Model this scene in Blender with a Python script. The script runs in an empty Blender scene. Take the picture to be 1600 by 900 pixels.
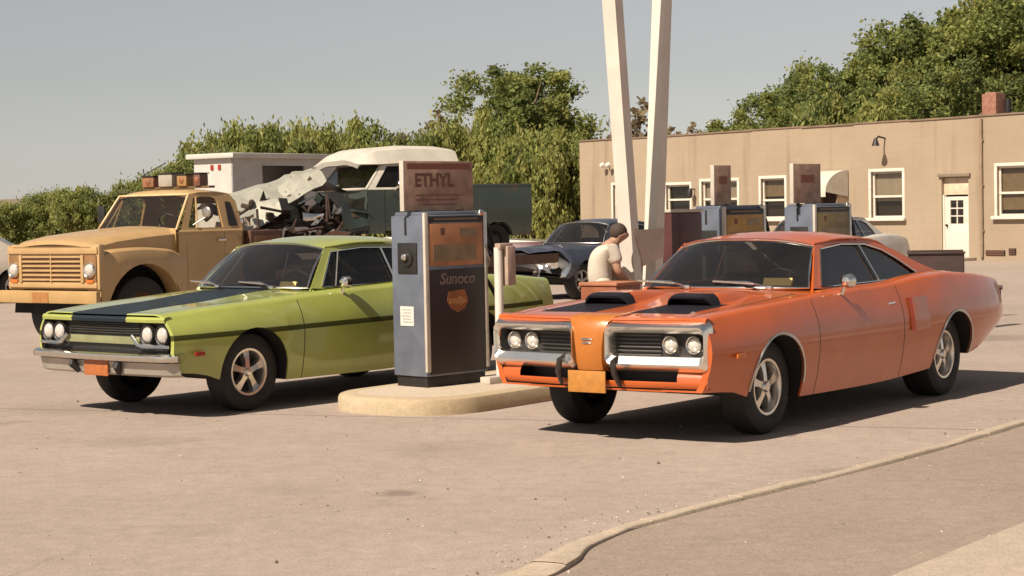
import bpy, bmesh, math, random
import numpy as np
from mathutils import Vector, Matrix, noise
R = math.radians
rnd = random.Random(7)
scene = bpy.context.scene
COL = scene.collection

# ------------------------------------------------------------------ camera (surveyed from the two cars)
CH, PITCH, ROLL, FPX = 1.617, 0.04213, -0.0202, 2910.0
cp, sp, cr, sr = math.cos(PITCH), math.sin(PITCH), math.cos(ROLL), math.sin(ROLL)
def campt(x, y):                 # camera-plane offsets -> world direction
    return Vector((x, cp - y * sp, -sp - y * cp))
def ray(px, py):
    X, Y = (px - 800) / FPX, (py - 450) / FPX
    return campt(X * cr + Y * sr, -X * sr + Y * cr)
def at(px, py, d):               # point seen at (px,py) at ground distance d
    k = ray(px, py); return Vector((0, 0, CH)) + k * (d / k.y)
def gx(px, d):                   # ground position on the sight line of a column at distance d
    hor = 327.3 - .0202 * (px - 800)
    p = at(px, hor + CH * FPX / d, d); return Vector((p.x, p.y, 0))
cam_d = bpy.data.cameras.new('camera'); cam = bpy.data.objects.new('camera', cam_d); COL.objects.link(cam)
rt = Vector((cr, -(-sr) * sp, (-(-sr)) * cp)); rt = (campt(cr, -sr) - campt(0, 0)).normalized()
fw = campt(0, 0).normalized(); up = rt.cross(fw).normalized()
cam.matrix_world = Matrix(((rt.x, up.x, -fw.x, 0), (rt.y, up.y, -fw.y, 0), (rt.z, up.z, -fw.z, CH), (0, 0, 0, 1)))
cam_d.sensor_width = 36; cam_d.lens = FPX / 1600 * 36; cam_d.clip_start = .1; cam_d.clip_end = 5000
scene.camera = cam

# ------------------------------------------------------------------ light
SUN_EL, to_sun = R(46), Vector((-.69, -.72, 0)).normalized()
w = bpy.data.worlds.new('World'); scene.world = w; w.use_nodes = True
nt = w.node_tree; nt.nodes.clear()
sky = nt.nodes.new('ShaderNodeTexSky'); sky.sky_type = 'NISHITA'; sky.sun_disc = False
sky.sun_elevation = SUN_EL; sky.sun_rotation = math.atan2(to_sun.x, to_sun.y); sky.dust_density = .25; sky.air_density = 1.0; sky.ozone_density = 1.0
hs = nt.nodes.new('ShaderNodeHueSaturation'); hs.inputs['Saturation'].default_value = .30; hs.inputs['Value'].default_value = .92
mx = nt.nodes.new('ShaderNodeMix'); mx.data_type = 'RGBA'; mx.blend_type = 'MULTIPLY'; mx.inputs[0].default_value = 1
mx.inputs[7].default_value = (1.02, .985, .965, 1)
bg = nt.nodes.new('ShaderNodeBackground'); bg.inputs[1].default_value = .051
wo = nt.nodes.new('ShaderNodeOutputWorld')
nt.links.new(sky.outputs[0], hs.inputs['Color']); nt.links.new(hs.outputs[0], mx.inputs[6]); nt.links.new(mx.outputs[2], bg.inputs[0]); nt.links.new(bg.outputs[0], wo.inputs[0])
sl = bpy.data.lights.new('sun', 'SUN'); sl.energy = 4.8; sl.angle = R(.6); sl.color = (1, .89, .75)
so = bpy.data.objects.new('sun', sl); COL.objects.link(so)
d = Vector((to_sun.x * math.cos(SUN_EL), to_sun.y * math.cos(SUN_EL), math.sin(SUN_EL)))
so.rotation_euler = d.to_track_quat('Z', 'Y').to_euler(); so.location = (-20, -20, 30)
vs = scene.view_settings; vs.view_transform = 'Standard'; vs.look = 'None'; vs.gamma = 1; vs.exposure = 0.66

# ------------------------------------------------------------------ materials
def newmat(name):
    m = bpy.data.materials.new(name); m.use_nodes = True
    n = m.node_tree; return m, n, n.nodes['Principled BSDF']
def N(n, t, **kw):
    k = n.nodes.new(t)
    for a, b in kw.items(): setattr(k, a, b)
    return k
def mathn(n, op, a, b=None, c=None, clamp=False):
    k = N(n, 'ShaderNodeMath', operation=op, use_clamp=clamp)
    for i, v in enumerate((a, b, c)):
        if v is None: continue
        if isinstance(v, (int, float)): k.inputs[i].default_value = v
        else: n.links.new(v, k.inputs[i])
    return k.outputs[0]
def mixc(n, fac, a, b, blend='MIX'):
    k = N(n, 'ShaderNodeMix', data_type='RGBA', blend_type=blend)
    for i, v in ((0, fac), (6, a), (7, b)):
        if isinstance(v, (int, float)): k.inputs[i].default_value = v
        elif isinstance(v, tuple): k.inputs[i].default_value = (*v[:3], 1)
        else: n.links.new(v, k.inputs[i])
    return k.outputs[2]
def noiset(n, scale, detail=4, rough=.55, coord='Object', vec=None):
    if vec is None:
        tc = N(n, 'ShaderNodeTexCoord'); vec = tc.outputs[coord]
    k = N(n, 'ShaderNodeTexNoise'); k.inputs['Scale'].default_value = scale; k.inputs['Detail'].default_value = detail; k.inputs['Roughness'].default_value = rough
    n.links.new(vec, k.inputs['Vector']); return k.outputs['Fac']
def ramp(n, fac, lo, hi):
    k = N(n, 'ShaderNodeMapRange'); n.links.new(fac, k.inputs[0]); k.inputs[1].default_value = lo; k.inputs[2].default_value = hi
    return k.outputs[0]
_mc = {}
def mat(name, col, rough=.6, metal=0.0, var=.15, scale=6.0, bump=0.0, coat=0.0, bscale=None):
    if name in _mc: return _mc[name]
    m, n, b = newmat(name)
    f = noiset(n, scale, 5)
    f = ramp(n, f, .3, .7)
    lo = tuple(c * (1 - var) for c in col); hi = tuple(min(1, c * (1 + var)) for c in col)
    n.links.new(mixc(n, f, lo, hi), b.inputs['Base Color'])
    b.inputs['Roughness'].default_value = rough; b.inputs['Metallic'].default_value = metal
    b.inputs['Coat Weight'].default_value = coat; b.inputs['Coat Roughness'].default_value = .08
    if bump:
        bp = N(n, 'ShaderNodeBump'); bp.inputs['Strength'].default_value = bump; bp.inputs['Distance'].default_value = .02
        n.links.new(noiset(n, bscale or scale * 6, 4), bp.inputs['Height']); n.links.new(bp.outputs[0], b.inputs['Normal'])
    _mc[name] = m; return m
def paint(name, col, stripes=(), rough=.42, coat=1.0, dust=(.42, .33, .24), dusty=.22, rust=0):
    """car paint; stripes = (colour, x0, x1, ylo, yhi, zlo, zhi, zslope) in the car's own space, |y| used"""
    m, n, b = newmat(name)
    tc = N(n, 'ShaderNodeTexCoord'); sx = N(n, 'ShaderNodeSeparateXYZ'); n.links.new(tc.outputs['Object'], sx.inputs[0])
    x, y, z = sx.outputs; ya = mathn(n, 'ABSOLUTE', y)
    f = noiset(n, 3.0, 5)
    c = mixc(n, ramp(n, f, .3, .7), tuple(v * .9 for v in col), tuple(v * 1.08 for v in col))
    msum = None
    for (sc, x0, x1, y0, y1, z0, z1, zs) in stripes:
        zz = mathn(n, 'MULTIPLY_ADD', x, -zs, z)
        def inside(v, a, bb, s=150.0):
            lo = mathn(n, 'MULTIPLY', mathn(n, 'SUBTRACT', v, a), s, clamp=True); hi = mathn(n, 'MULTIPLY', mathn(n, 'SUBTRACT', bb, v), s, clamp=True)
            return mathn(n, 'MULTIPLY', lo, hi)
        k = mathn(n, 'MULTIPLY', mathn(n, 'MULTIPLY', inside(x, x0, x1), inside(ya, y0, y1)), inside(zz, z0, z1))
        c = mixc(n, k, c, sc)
        if max(sc) < .06: msum = k if msum is None else mathn(n, 'MAXIMUM', msum, k)
    # road dust low on the flanks, in blotches
    lowz = mathn(n, 'MULTIPLY', mathn(n, 'SUBTRACT', .62, z), 2.2, clamp=True)
    d2 = mathn(n, 'MULTIPLY', mathn(n, 'MULTIPLY', lowz, ramp(n, noiset(n, 7.0, 6, .65), .35, .7)), dusty)
    c = mixc(n, d2, c, dust)
    n.links.new(c, b.inputs['Base Color'])
    rg = mathn(n, 'MULTIPLY_ADD', noiset(n, 9.0, 5), .25, rough - .1); n.links.new(rg, b.inputs['Roughness'])
    b.inputs['Coat Weight'].default_value = coat
    if msum is not None: n.links.new(mathn(n, 'MULTIPLY_ADD', msum, -coat * .92, coat), b.inputs['Coat Weight']); n.links.new(mathn(n, 'MULTIPLY_ADD', msum, .3, rg), b.inputs['Roughness']); n.links.new(mathn(n, 'MULTIPLY_ADD', msum, -.4, .5), b.inputs['Specular IOR Level'])
    if rust:
        rm_ = ramp(n, noiset(n, 3.2, 7, .68), .60, .70); c = mixc(n, mathn(n, 'MULTIPLY', rm_, rust), c, (.14, .055, .022)); n.links.new(c, b.inputs['Base Color'])
    n.links.new(mathn(n, 'MULTIPLY_ADD', noiset(n, 5.0, 5), .12, .0), b.inputs['Coat Roughness'])
    return m
def glass(name, tint=(.25, .25, .25), rough=.03, gl=.10):
    m = bpy.data.materials.new(name); m.use_nodes = True; n = m.node_tree; n.nodes.clear()
    o = N(n, 'ShaderNodeOutputMaterial'); t = N(n, 'ShaderNodeBsdfTransparent'); t.inputs[0].default_value = (*tint, 1)
    g = N(n, 'ShaderNodeBsdfGlossy'); g.inputs['Roughness'].default_value = rough; g.inputs[0].default_value = (.9, .9, .9, 1)
    lw = N(n, 'ShaderNodeLayerWeight'); lw.inputs[0].default_value = .5
    f = mathn(n, 'ADD', mathn(n, 'MULTIPLY', mathn(n, 'POWER', lw.outputs['Facing'], 4.0), .85), gl, clamp=True)
    df = N(n, 'ShaderNodeBsdfDiffuse'); df.inputs[0].default_value = (.30, .26, .22, 1)
    x0 = N(n, 'ShaderNodeMixShader'); n.links.new(mathn(n, 'MULTIPLY', noiset(n, 4.0, 5), .05), x0.inputs[0]); n.links.new(t.outputs[0], x0.inputs[1]); n.links.new(df.outputs[0], x0.inputs[2])
    x = N(n, 'ShaderNodeMixShader'); n.links.new(f, x.inputs[0]); n.links.new(x0.outputs[0], x.inputs[1]); n.links.new(g.outputs[0], x.inputs[2]); n.links.new(x.outputs[0], o.inputs[0])
    return m

CHROME = mat('chrome', (.72, .69, .64), .16, 1.0, .08, 12)
DCHROME = mat('dull_chrome', (.55, .51, .46), .34, 1.0, .15, 14)
RUBBER = mat('rubber', (.016, .013, .012), .75, 0, .3, 20)
BLACK = mat('black_metal', (.014, .011, .010), .55, 0, .3, 14)
UNDER = mat('underbody', (.010, .008, .007), .9, 0, .3, 8)
TRIM = mat('interior_vinyl', (.030, .022, .018), .6, 0, .25, 8)
LENS = mat('headlight_lens', (.62, .58, .52), .12, .35, .15, 30)
ORL = mat('amber_lens', (.55, .14, .02), .25, 0, .15, 20)
REDL = mat('red_lens', (.32, .03, .015), .25, 0, .15, 20)
ALU = mat('cast_wheel_alloy', (.74, .70, .64), .24, .9, .15, 18)
DALU = mat('dark_wheel_recess', (.016, .013, .011), .6, .2, .2, 18)
GLASS = glass('car_glass', (.34, .33, .32), .02, .05); WGLASS = glass('house_glass', (.55, .52, .46), .05, .05); WSGLASS = glass('windshield_glass', (.36, .36, .36), .02, .09)
CLEAR = glass('clear_glass', (.7, .68, .62), .03, .04)
WHITE = mat('white_enamel', (.60, .56, .50), .45, 0, .08, 4, .05)
PLATE = mat('licence_plate_orange', (.40, .165, .03), .5, 0, .15, 20)
PLATE2 = mat('licence_plate_faded_red', (.36, .11, .03), .5, 0, .15, 20)

# ------------------------------------------------------------------ mesh helpers
class MB:
    def __init__(s): s.v = []; s.f = []; s.m = []
    def add(s, vs, fs, mi=0, M=None):
        o = len(s.v)
        for p in vs:
            p = Vector(p); s.v.append(tuple(M @ p if M else p))
        for f in fs: s.f.append(tuple(i + o for i in f)); s.m.append(mi)
        return s
    def box(s, c, size, mi=0, rot=None, bev=0.0):
        bm = bmesh.new(); bmesh.ops.create_cube(bm, size=1)
        for v in bm.verts: v.co = Vector((v.co.x * size[0], v.co.y * size[1], v.co.z * size[2]))
        if bev: bmesh.ops.bevel(bm, geom=bm.edges[:], offset=bev, segments=2, profile=.6, affect='EDGES')
        M = Matrix.Translation(Vector(c)) @ (rot.to_4x4() if rot else Matrix())
        bm.verts.index_update(); s.add([v.co for v in bm.verts], [[v.index for v in f.verts] for f in bm.faces], mi, M); bm.free(); return s
    def tube(s, pts, r, n=8, mi=0, caps=True, closed=False):
        pts = [Vector(p) for p in pts]; k = len(pts); rr = r if isinstance(r, (list, tuple)) else [r] * k
        vs = []; prev = None
        for i, p in enumerate(pts):
            if closed: t = pts[(i + 1) % k] - pts[i - 1]
            else: t = pts[min(i + 1, k - 1)] - pts[max(i - 1, 0)]
            t = t.normalized() if t.length > 1e-9 else Vector((0, 0, 1))
            if prev is None:
                a = Vector((0, 0, 1)) if abs(t.z) < .9 else Vector((1, 0, 0)); u = t.cross(a).normalized()
            else: u = (prev - t * prev.dot(t)).normalized()
            prev = u; vv = t.cross(u)
            for j in range(n):
                a = 2 * math.pi * j / n; vs.append(p + (u * math.cos(a) + vv * math.sin(a)) * rr[i])
        fs = []
        for i in range(k if closed else k - 1):
            for j in range(n):
                a = i * n + j; b_ = i * n + (j + 1) % n; i2 = (i + 1) % k
                fs.append((a, b_, i2 * n + (j + 1) % n, i2 * n + j))
        if caps and not closed: fs += [tuple(range(n))[::-1], tuple(range((k - 1) * n, k * n))]
        return s.add(vs, fs, mi)
    def lathe(s, prof, M=None, n=24, mi=0, axis='Z'):
        vs = []; fs = []
        for (r, h) in prof:
            for j in range(n):
                a = 2 * math.pi * j / n; c, q = r * math.cos(a), r * math.sin(a)
                vs.append((c, q, h) if axis == 'Z' else (c, h, q) if axis == 'Y' else (h, c, q))
        for i in range(len(prof) - 1):
            for j in range(n): fs.append((i * n + j, i * n + (j + 1) % n, (i + 1) * n + (j + 1) % n, (i + 1) * n + j))
        return s.add(vs, fs, mi, M)
    def grid(s, rows, mi=0, closed=False):
        n = len(rows[0]); vs = [p for r_ in rows for p in r_]; fs = []
        for i in range(len(rows) - 1):
            for j in range(n if closed else n - 1):
                fs.append((i * n + j, i * n + (j + 1) % n, (i + 1) * n + (j + 1) % n, (i + 1) * n + j))
        return s.add(vs, fs, mi)
    def prism(s, poly, y0, y1, mi=0, plane='XZ'):
        n = len(poly); f = (lambda p, h: (p[0], h, p[1])) if plane == 'XZ' else (lambda p, h: (p[0], p[1], h)) if plane == 'XY' else (lambda p, h: (h, p[0], p[1]))
        vs = [f(p, y0) for p in poly] + [f(p, y1) for p in poly]
        fs = [tuple(range(n))[::-1], tuple(range(n, 2 * n))] + [(i, (i + 1) % n, n + (i + 1) % n, n + i) for i in range(n)]
        return s.add(vs, fs, mi)
    def build(s, name, mats, parent=None, ang=35, smooth=True, weld=False):
        me = bpy.data.meshes.new(name); me.from_pydata(s.v, [], s.f)
        for m in (mats if isinstance(mats, (list, tuple)) else [mats]): me.materials.append(m)
        me.polygons.foreach_set('material_index', s.m)
        if weld:
            bm = bmesh.new(); bm.from_mesh(me); bmesh.ops.remove_doubles(bm, verts=bm.verts, dist=1e-5)
            bmesh.ops.dissolve_degenerate(bm, dist=1e-6, edges=bm.edges); bm.to_mesh(me); bm.free()
        me.validate()
        if smooth:
            me.polygons.foreach_set('use_smooth', [True] * len(me.polygons)); me.set_sharp_from_angle(angle=R(ang))
        me.update()
        o = bpy.data.objects.new(name, me); COL.objects.link(o)
        if parent: o.parent = parent
        return o
def tag(o, label=None, cat=None, group=None, kind=None):
    for k, v in (('label', label), ('category', cat), ('group', group), ('kind', kind)):
        if v: o[k] = v
    return o
def thing(name, label, cat, loc=(0, 0, 0), yaw=0.0, group=None):
    o = bpy.data.objects.new(name, None); COL.objects.link(o); o.location = loc; o.rotation_euler = (0, 0, yaw); o.empty_display_size = .2
    return tag(o, label, cat, group)
def copy_tree(o, parent=None):
    c = o.copy(); COL.objects.link(c)
    if parent: c.parent = parent
    for ch in [x for x in bpy.data.objects if x.parent == o]: copy_tree(ch, c)
    return c
def text_mb(mb, s, size, M, mi=0, extrude=.002, bold=0.0, shear=0.0):
    cu = bpy.data.curves.new('lettering', 'FONT'); cu.body = s; cu.size = size; cu.extrude = extrude; cu.offset = bold; cu.shear = shear
    cu.align_x = 'CENTER'; cu.align_y = 'CENTER'; cu.resolution_u = 3
    o = bpy.data.objects.new('lettering', cu); COL.objects.link(o)
    dg = bpy.context.evaluated_depsgraph_get(); dg.update(); me = bpy.data.meshes.new_from_object(o.evaluated_get(dg))
    mb.add([v.co for v in me.vertices], [tuple(p.vertices) for p in me.polygons], mi, M)
    bpy.data.objects.remove(o); bpy.data.curves.remove(cu); bpy.data.meshes.remove(me)
def smooth_interp(tab):
    """monotone cubic through (x, value) pairs"""
    t = sorted(tab); xs = [a for a, _ in t]; ys = [b for _, b in t]; n = len(xs)
    if n == 1: return lambda x: ys[0]
    h = [xs[i + 1] - xs[i] for i in range(n - 1)]; dl = [(ys[i + 1] - ys[i]) / h[i] for i in range(n - 1)]
    mm = [dl[0]] + [0 if dl[i - 1] * dl[i] <= 0 else 2 * dl[i - 1] * dl[i] / (dl[i - 1] + dl[i]) for i in range(1, n - 1)] + [dl[-1]]
    def f(x):
        if x <= xs[0]: return ys[0]
        if x >= xs[-1]: return ys[-1]
        i = max(k for k in range(n - 1) if xs[k] <= x); u = (x - xs[i]) / h[i]
        return (2*u**3 - 3*u*u + 1) * ys[i] + (u**3 - 2*u*u + u) * h[i] * mm[i] + (-2*u**3 + 3*u*u) * ys[i+1] + (u**3 - u*u) * h[i] * mm[i+1]
    return f

# ------------------------------------------------------------------ the car builder
def make_car(name, label, S, loc, yaw, group=None, detail=True, cat='car'):
    root = thing(name, label, cat, loc, yaw, group)
    T = {k: smooth_interp(v) for k, v in S['tab'].items()}
    xf, xr = S['xf'], S['xr']; RA = S['arch_r']; AX = S['axles']; AZ = S.get('arch_z', .32)
    xa_cow, xa_deck = S['cowl_x'], S['deck_x']
    hoodx, trunkx = (S['cowl_x'] + .26, xf - .07), (xr + .10, S['deck_x'] - .10)
    dx0, dx1 = S['door']
    P = S['paint']; zm = S['zm']
    deform = S.get('deform')
    def bow(x, y, z):
        if x > xf - .7:
            s = min(1, (x - xf + .7) / .7); s = s * s; x += S['bow'] * (1 - (y / .9) ** 2) * s
        elif x < xr + .5:
            s = min(1, (xr + .5 - x) / .5); s = s * s; x -= S.get('rbow', .06) * (1 - (y / .9) ** 2) * s
        p = Vector((x, y, z)); return deform(p) if deform else p
    xs = set(np.linspace(xr, xf, int((xf - xr) / .11)).round(4).tolist()); special = set()
    for ax in AX:
        for k in range(17): special.add(round(ax + RA * math.cos(math.pi * k / 16), 5))
        special |= {round(ax + RA + .003, 5), round(ax - RA - .003, 5)}
    G_ = .0045
    gaps = [dx0, dx1]
    for g in gaps: special |= {round(g - G_, 5), round(g + G_, 5)}
    for g in (hoodx[0], hoodx[1], trunkx[0], trunkx[1]): special |= {round(g - .006, 5), round(g + .006, 5)}
    for g in (xa_cow, xa_deck): special |= {round(g - .002, 5), round(g + .002, 5)}
    special |= {xf, xr}
    xs = sorted(special | {x for x in xs if all(abs(x - q) > .03 for q in special)})
    NS = 12; FR = [1.0, .92, .915, .895, .6, .3, 0.0]; NA = 4
    def section(x):
        zs, zb, yb, ym, ysl, zc = (T[k](x) for k in ('zs', 'zb', 'yb', 'ym', 'ys', 'zc'))
        zl = zs
        for ax in AX:
            if abs(x - ax) <= RA + 1e-6: zl = max(zl, AZ + math.sqrt(max(0, RA * RA - (x - ax) ** 2)))
        def Y(z):
            if z <= zm:
                q = max(0, (zm - z) / max(.05, zm - zs)); return ym - (ym - ysl) * q ** 1.8
            q = min(1, (z - zm) / (zb - zm)); return ym - (ym - yb) * q ** S.get('tum', 1.7)
        r = [(Y(zl) - .26, zs - .001), (Y(zl) - .26, zl + .002), (Y(zl) - .015, zl)]
        for i in range(NS + 1):
            z = zl + (zb - zl) * i / NS; yy = Y(z)
            r.append((yy, z))
        rr = S.get('sh_r', .055); p0 = Vector((yb, zb)); p2 = Vector((yb - rr * 1.25, zb + rr * .55)); p1 = Vector((yb - rr * .16, zb + rr * .5))
        for i in range(1, NA + 1):
            u = i / NA; q = p0 * (1 - u) ** 2 + p1 * 2 * u * (1 - u) + p2 * u * u; r.append((q.x, q.y))
        yt, zt = p2.x, p2.y
        cabin = xa_deck < x < xa_cow
        for f in FR[1:]:
            if cabin:
                if f == .92: r.append((S['glass_y'] + .012, zt + .008))
                elif f == .915: r.append((S['glass_y'] - .03, zt + .006))
                else: r.append(((S['glass_y'] - .06) * f / .895, .52))
            else:
                r.append((yt * f, zt + (max(zc, zt) - zt) * (1 - f ** S.get('crown', 2.2))))
        return r
    secs = [section(x) for x in xs]; nh = len(secs[0]); full = 2 * nh - 1
    ring = lambda s: [(y, z) for y, z in s] + [(-y, z) for y, z in s[-2::-1]]
    V = [[bow(x, y, z) for y, z in ring(s)] for x, s in zip(xs, secs)]
    flat = [p for row in V for p in row]
    iside0, iside1 = 2, 3 + NS                    # ring indices of flank
    itop = 3 + NS + NA                            # index of yt point
    body, door_l, door_r, hood, trunk = (MB() for _ in range(5))
    for m_ in (body, door_l, door_r, hood, trunk): m_.v = flat
    for i in range(len(xs) - 1):
        xm = (xs[i] + xs[i + 1]) / 2
        for j in range(full - 1):
            jj = j if j < nh - 1 else full - 2 - j           # mirrored half index
            f = (i * full + j, i * full + j + 1, (i + 1) * full + j + 1, (i + 1) * full + j)
            tgt, mi = body, 0
            if jj < 2: mi = 1
            elif jj < iside1:
                if any(abs(xm - g) < G_ for g in gaps): mi = 1
                elif dx0 < xm < dx1: tgt = door_l if j < nh - 1 else door_r
            elif jj >= itop:
                cabin = xa_deck < xm < xa_cow
                if cabin or abs(xm - xa_cow) < .003 or abs(xm - xa_deck) < .003: mi = 2 if jj > itop else 0
                elif jj >= itop + 3 - 1 and hoodx[0] < xm < hoodx[1]:
                    if jj == itop + 2 or abs(xm - hoodx[0]) < .006 or abs(xm - hoodx[1]) < .006: mi = 1
                    if jj > itop + 2: tgt, mi = hood, 0
                elif jj > itop + 1 and trunkx[0] < xm < trunkx[1]:
                    if jj == itop + 2: mi = 1
                    if jj > itop + 2: tgt, mi = trunk, 0
                if (abs(xm - hoodx[0]) < .006 or abs(xm - hoodx[1]) < .006 or abs(xm - trunkx[0]) < .006 or abs(xm - trunkx[1]) < .006) and jj > itop + 2: tgt, mi = body, 1
            elif iside1 <= jj < itop and dx0 < xm < dx1 and False: pass
            tgt.f.append(f); tgt.m.append(mi)
    # floor
    fb = MB()
    for i in range(len(xs) - 1):
        a = i * full; b2 = (i + 1) * full; body.f.append((a, b2, b2 + full - 1, a + full - 1)); body.m.append(1)
    # nose mouth and tail cap share the vertex table
    def extra(row): o = len(flat); flat.extend(row); return o
    zmid = .62
    last = (len(xs) - 1) * full
    def scaled(row, s, dx, zc_=zmid): return [Vector((p.x + dx, p.y * s, zc_ + (p.z - zc_) * s)) for p in row]
    e1 = extra(scaled(V[-1], S.get('lip', .965), .006)); e2 = extra(scaled(V[-1], S.get('lip', .965) - .05, -.11)); ec = extra([Vector((xf - .10, 0, zmid))])
    for j in range(full):
        k = (j + 1) % full
        body.f.append((last + j, last + k, e1 + k, e1 + j)); body.m.append(0)
        body.f.append((e1 + j, e1 + k, e2 + k, e2 + j)); body.m.append(3)
        body.f.append((e2 + j, e2 + k, ec)); body.m.append(3)
    t1 = extra(scaled(V[0], .965, -.03)); t2 = extra(scaled(V[0], .88, -.045)); tc = extra([Vector((xr - .05 - S.get('rbow', .06), 0, zmid))])
    for j in range(full):
        k = (j + 1) % full
        for (a, b_) in ((0, t1), (t1, t2)): body.f.append((a + j, a + k, b_ + k, b_ + j)); body.m.append(0)
        body.f.append((t2 + j, t2 + k, tc)); body.m.append(S.get('tail_mat', 0))
    mats = [P, UNDER, TRIM, S.get('mouth', BLACK), S.get('tailpaint', P)]
    def clean(mb, nm, par):
        used = sorted({i for f in mb.f for i in f}); mp = {o: i for i, o in enumerate(used)}
        q = MB(); q.v = [tuple(mb.v[o]) for o in used]; q.f = [tuple(mp[i] for i in f) for f in mb.f]; q.m = mb.m
        return q.build(nm, mats, par, 40, weld=True)
    ob = {'body': clean(body, 'body', root)}
    if S.get('hood', True): ob['hood'] = clean(hood, 'hood', root)
    else:
        pass
    ob['trunk'] = clean(trunk, 'trunk_lid', root)
    doors = [clean(door_l, 'door', root), clean(door_r, 'door', root)]
    # ---------------- greenhouse
    g = S['gh']; zbelt = g['zb']
    fy = smooth_interp([(x, y) for x, y, z in g['rail']]); fz = smooth_interp([(x, z) for x, y, z in g['rail']])
    xt, xe = g['rail'][0][0], g['rail'][-1][0]
    st = sorted(set(np.linspace(xe, xt, 30).round(4).tolist() + [g['rw'][0], g['rw'][1]]), reverse=True)
    FRR = [1.0, .985, .95, .80, .78, .5, .25, 0.0]
    rows = []
    crown = smooth_interp(g['crown'])
    for x in st:
        ye, ze = fy(x), fz(x); row = []
        for f in FRR:
            k = max(0, (x - (xt - .5)) / .5); kb = max(0, ((xe + .9) - x) / .9)
            cx = x + g['fbow'] * (1 - f * f) * k * k - g['rbow'] * (1 - f * f) * kb
            row.append(Vector((cx, ye * f, ze + crown(x) * (1 - f ** 3.0))))
        rows.append(row + [Vector((p.x, -p.y, p.z)) for p in row[-2::-1]])
    n2 = len(rows[0]); roof, rw = MB(), MB()
    fl = [p for r_ in rows for p in r_]
    roof.v = fl; rw.v = fl
    nh2 = len(FRR)
    for i in range(len(st) - 1):
        xm = (st[i] + st[i + 1]) / 2
        for j in range(n2 - 1):
            jj = j if j < nh2 - 1 else n2 - 2 - j
            f = (i * n2 + j, i * n2 + j + 1, (i + 1) * n2 + j + 1, (i + 1) * n2 + j)
            t_ = rw if (g['rw'][1] < xm < g['rw'][0] and jj >= 4) else roof
            t_.f.append(f); t_.m.append(0)
    # header thickness at the front of the roof
    roof_o = MB(); used = sorted({i for f in roof.f for i in f}); mp = {o: i for i, o in enumerate(used)}
    roof_o.v = [tuple(fl[o]) for o in used]; roof_o.f = [tuple(mp[i] for i in f) for f in roof.f]; roof_o.m = roof.m
    fr0 = rows[0]; roof_o.grid([[p for p in fr0], [Vector((p.x - .015, p.y * .99, p.z - .03)) for p in fr0]], 0)
    roof_o.grid([[Vector((p.x, p.y * .93, p.z - .045)) for p in r_] for r_ in rows[:-6]], 1)     # headliner
    def yside(x, z, sgn):
        y0 = S['glass_y']; y1 = fy(x) if x <= xt else g['rail'][0][1]; zt_ = fz(x) if x <= xt else g['rail'][0][2]
        u = (z - zbelt) / max(.05, g['rail'][0][2] - zbelt); 
        y1 = g['rail'][0][1] + .01
        ya = y0 if x < g['abase'][0] - .05 else y0 + (g['abase'][1] - y0) * min(1, (x - g['abase'][0] + .05) / .05)
        return sgn * (y0 + (y1 - y0) * u)
    outer, inner = g['outer'], g['inner']
    for sgn in (1, -1):
        o_ = []
        for (x, z) in outer: 
            ye = yside(x, z, sgn)
            o_.append(Vector((x, ye, z)))
        i_ = [Vector((x, yside(x, z, sgn) - sgn * .004, z)) for x, z in inner]
        i2 = [Vector((p.x, p.y - sgn * .035, p.z)) for p in i_]
        roof_o.grid([o_, i_, i2], 0, closed=True)
        gl = MB(); gl.add([Vector((p.x, p.y - sgn * .012, p.z)) for p in i_], [tuple(range(len(i_)))], 0)
        sw = gl.build('side_window', GLASS, root, smooth=False)
        tr = MB(); tr.tube([p + Vector((0, sgn * .004, 0)) for p in i_], .007, 6, closed=True)
        xv = g['vbar']; tr.tube([(xv[0], yside(xv[0], xv[2], sgn) + sgn * .002, xv[2]), (xv[1], yside(xv[1], xv[3], sgn) + sgn * .002, xv[3])], .011, 6)
        if 'vent' in g:
            xv = g['vent']; tr.tube([(xv[0], yside(xv[0], xv[2], sgn), xv[2]), (xv[1], yside(xv[1], xv[3], sgn), xv[3])], .007, 6)
        tr.build('window_trim', CHROME, sw)
    # fill C pillar roof edge to side: thin drip rail
    for sgn in (1, -1):
        roof_o.tube([(x, sgn * (fy(x) - .002), fz(x) + .004) for x in np.linspace(xt, xe + .05, 16)], .009, 6)
    roof_o.build('roof', [P, TRIM], root, 40, weld=True)
    used = sorted({i for f in rw.f for i in f}); mp = {o: i for i, o in enumerate(used)}
    q = MB(); q.v = [tuple(fl[o]) for o in used]; q.f = [tuple(mp[i] for i in f) for f in rw.f]; q.m = rw.m; q.build('rear_window', GLASS, root)
    # windshield
    ab, bc = g['abase'], g['bcent']; tp = rows[0]; ws = []
    nU = 16
    bot, top = [], []
    for k in range(nU + 1):
        u = -1 + 2 * k / nU; q2 = abs(u) ** 2.6
        bot.append(Vector((bc[0] + (ab[0] - bc[0]) * q2, u * ab[1], bc[1] + (ab[2] - bc[1]) * q2)))
        yy = u * g['rail'][0][1]; f = abs(u); top.append(Vector((xt + g['fbow'] * (1 - f * f) - .004, yy * .995, g['rail'][0][2] + crown(xt) * (1 - f ** 3) - .018)))
    for r_ in range(5): ws.append([a.lerp(b_, r_ / 4) + Vector((.02, 0, .012)) * math.sin(math.pi * r_ / 4) for a, b_ in zip(bot, top)])
    wsh = MB().grid(ws).build('windshield', WSGLASS, root)
    t_ = MB(); loop = bot + [r_[-1] for r_ in ws[1:-1]] + top[::-1] + [r_[0] for r_ in ws[-2:0:-1]]
    t_.tube([p + Vector((.004, 0, .004)) for p in loop], .009, 6, closed=True); t_.build('windshield_trim', CHROME if detail else DCHROME, wsh)
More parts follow.
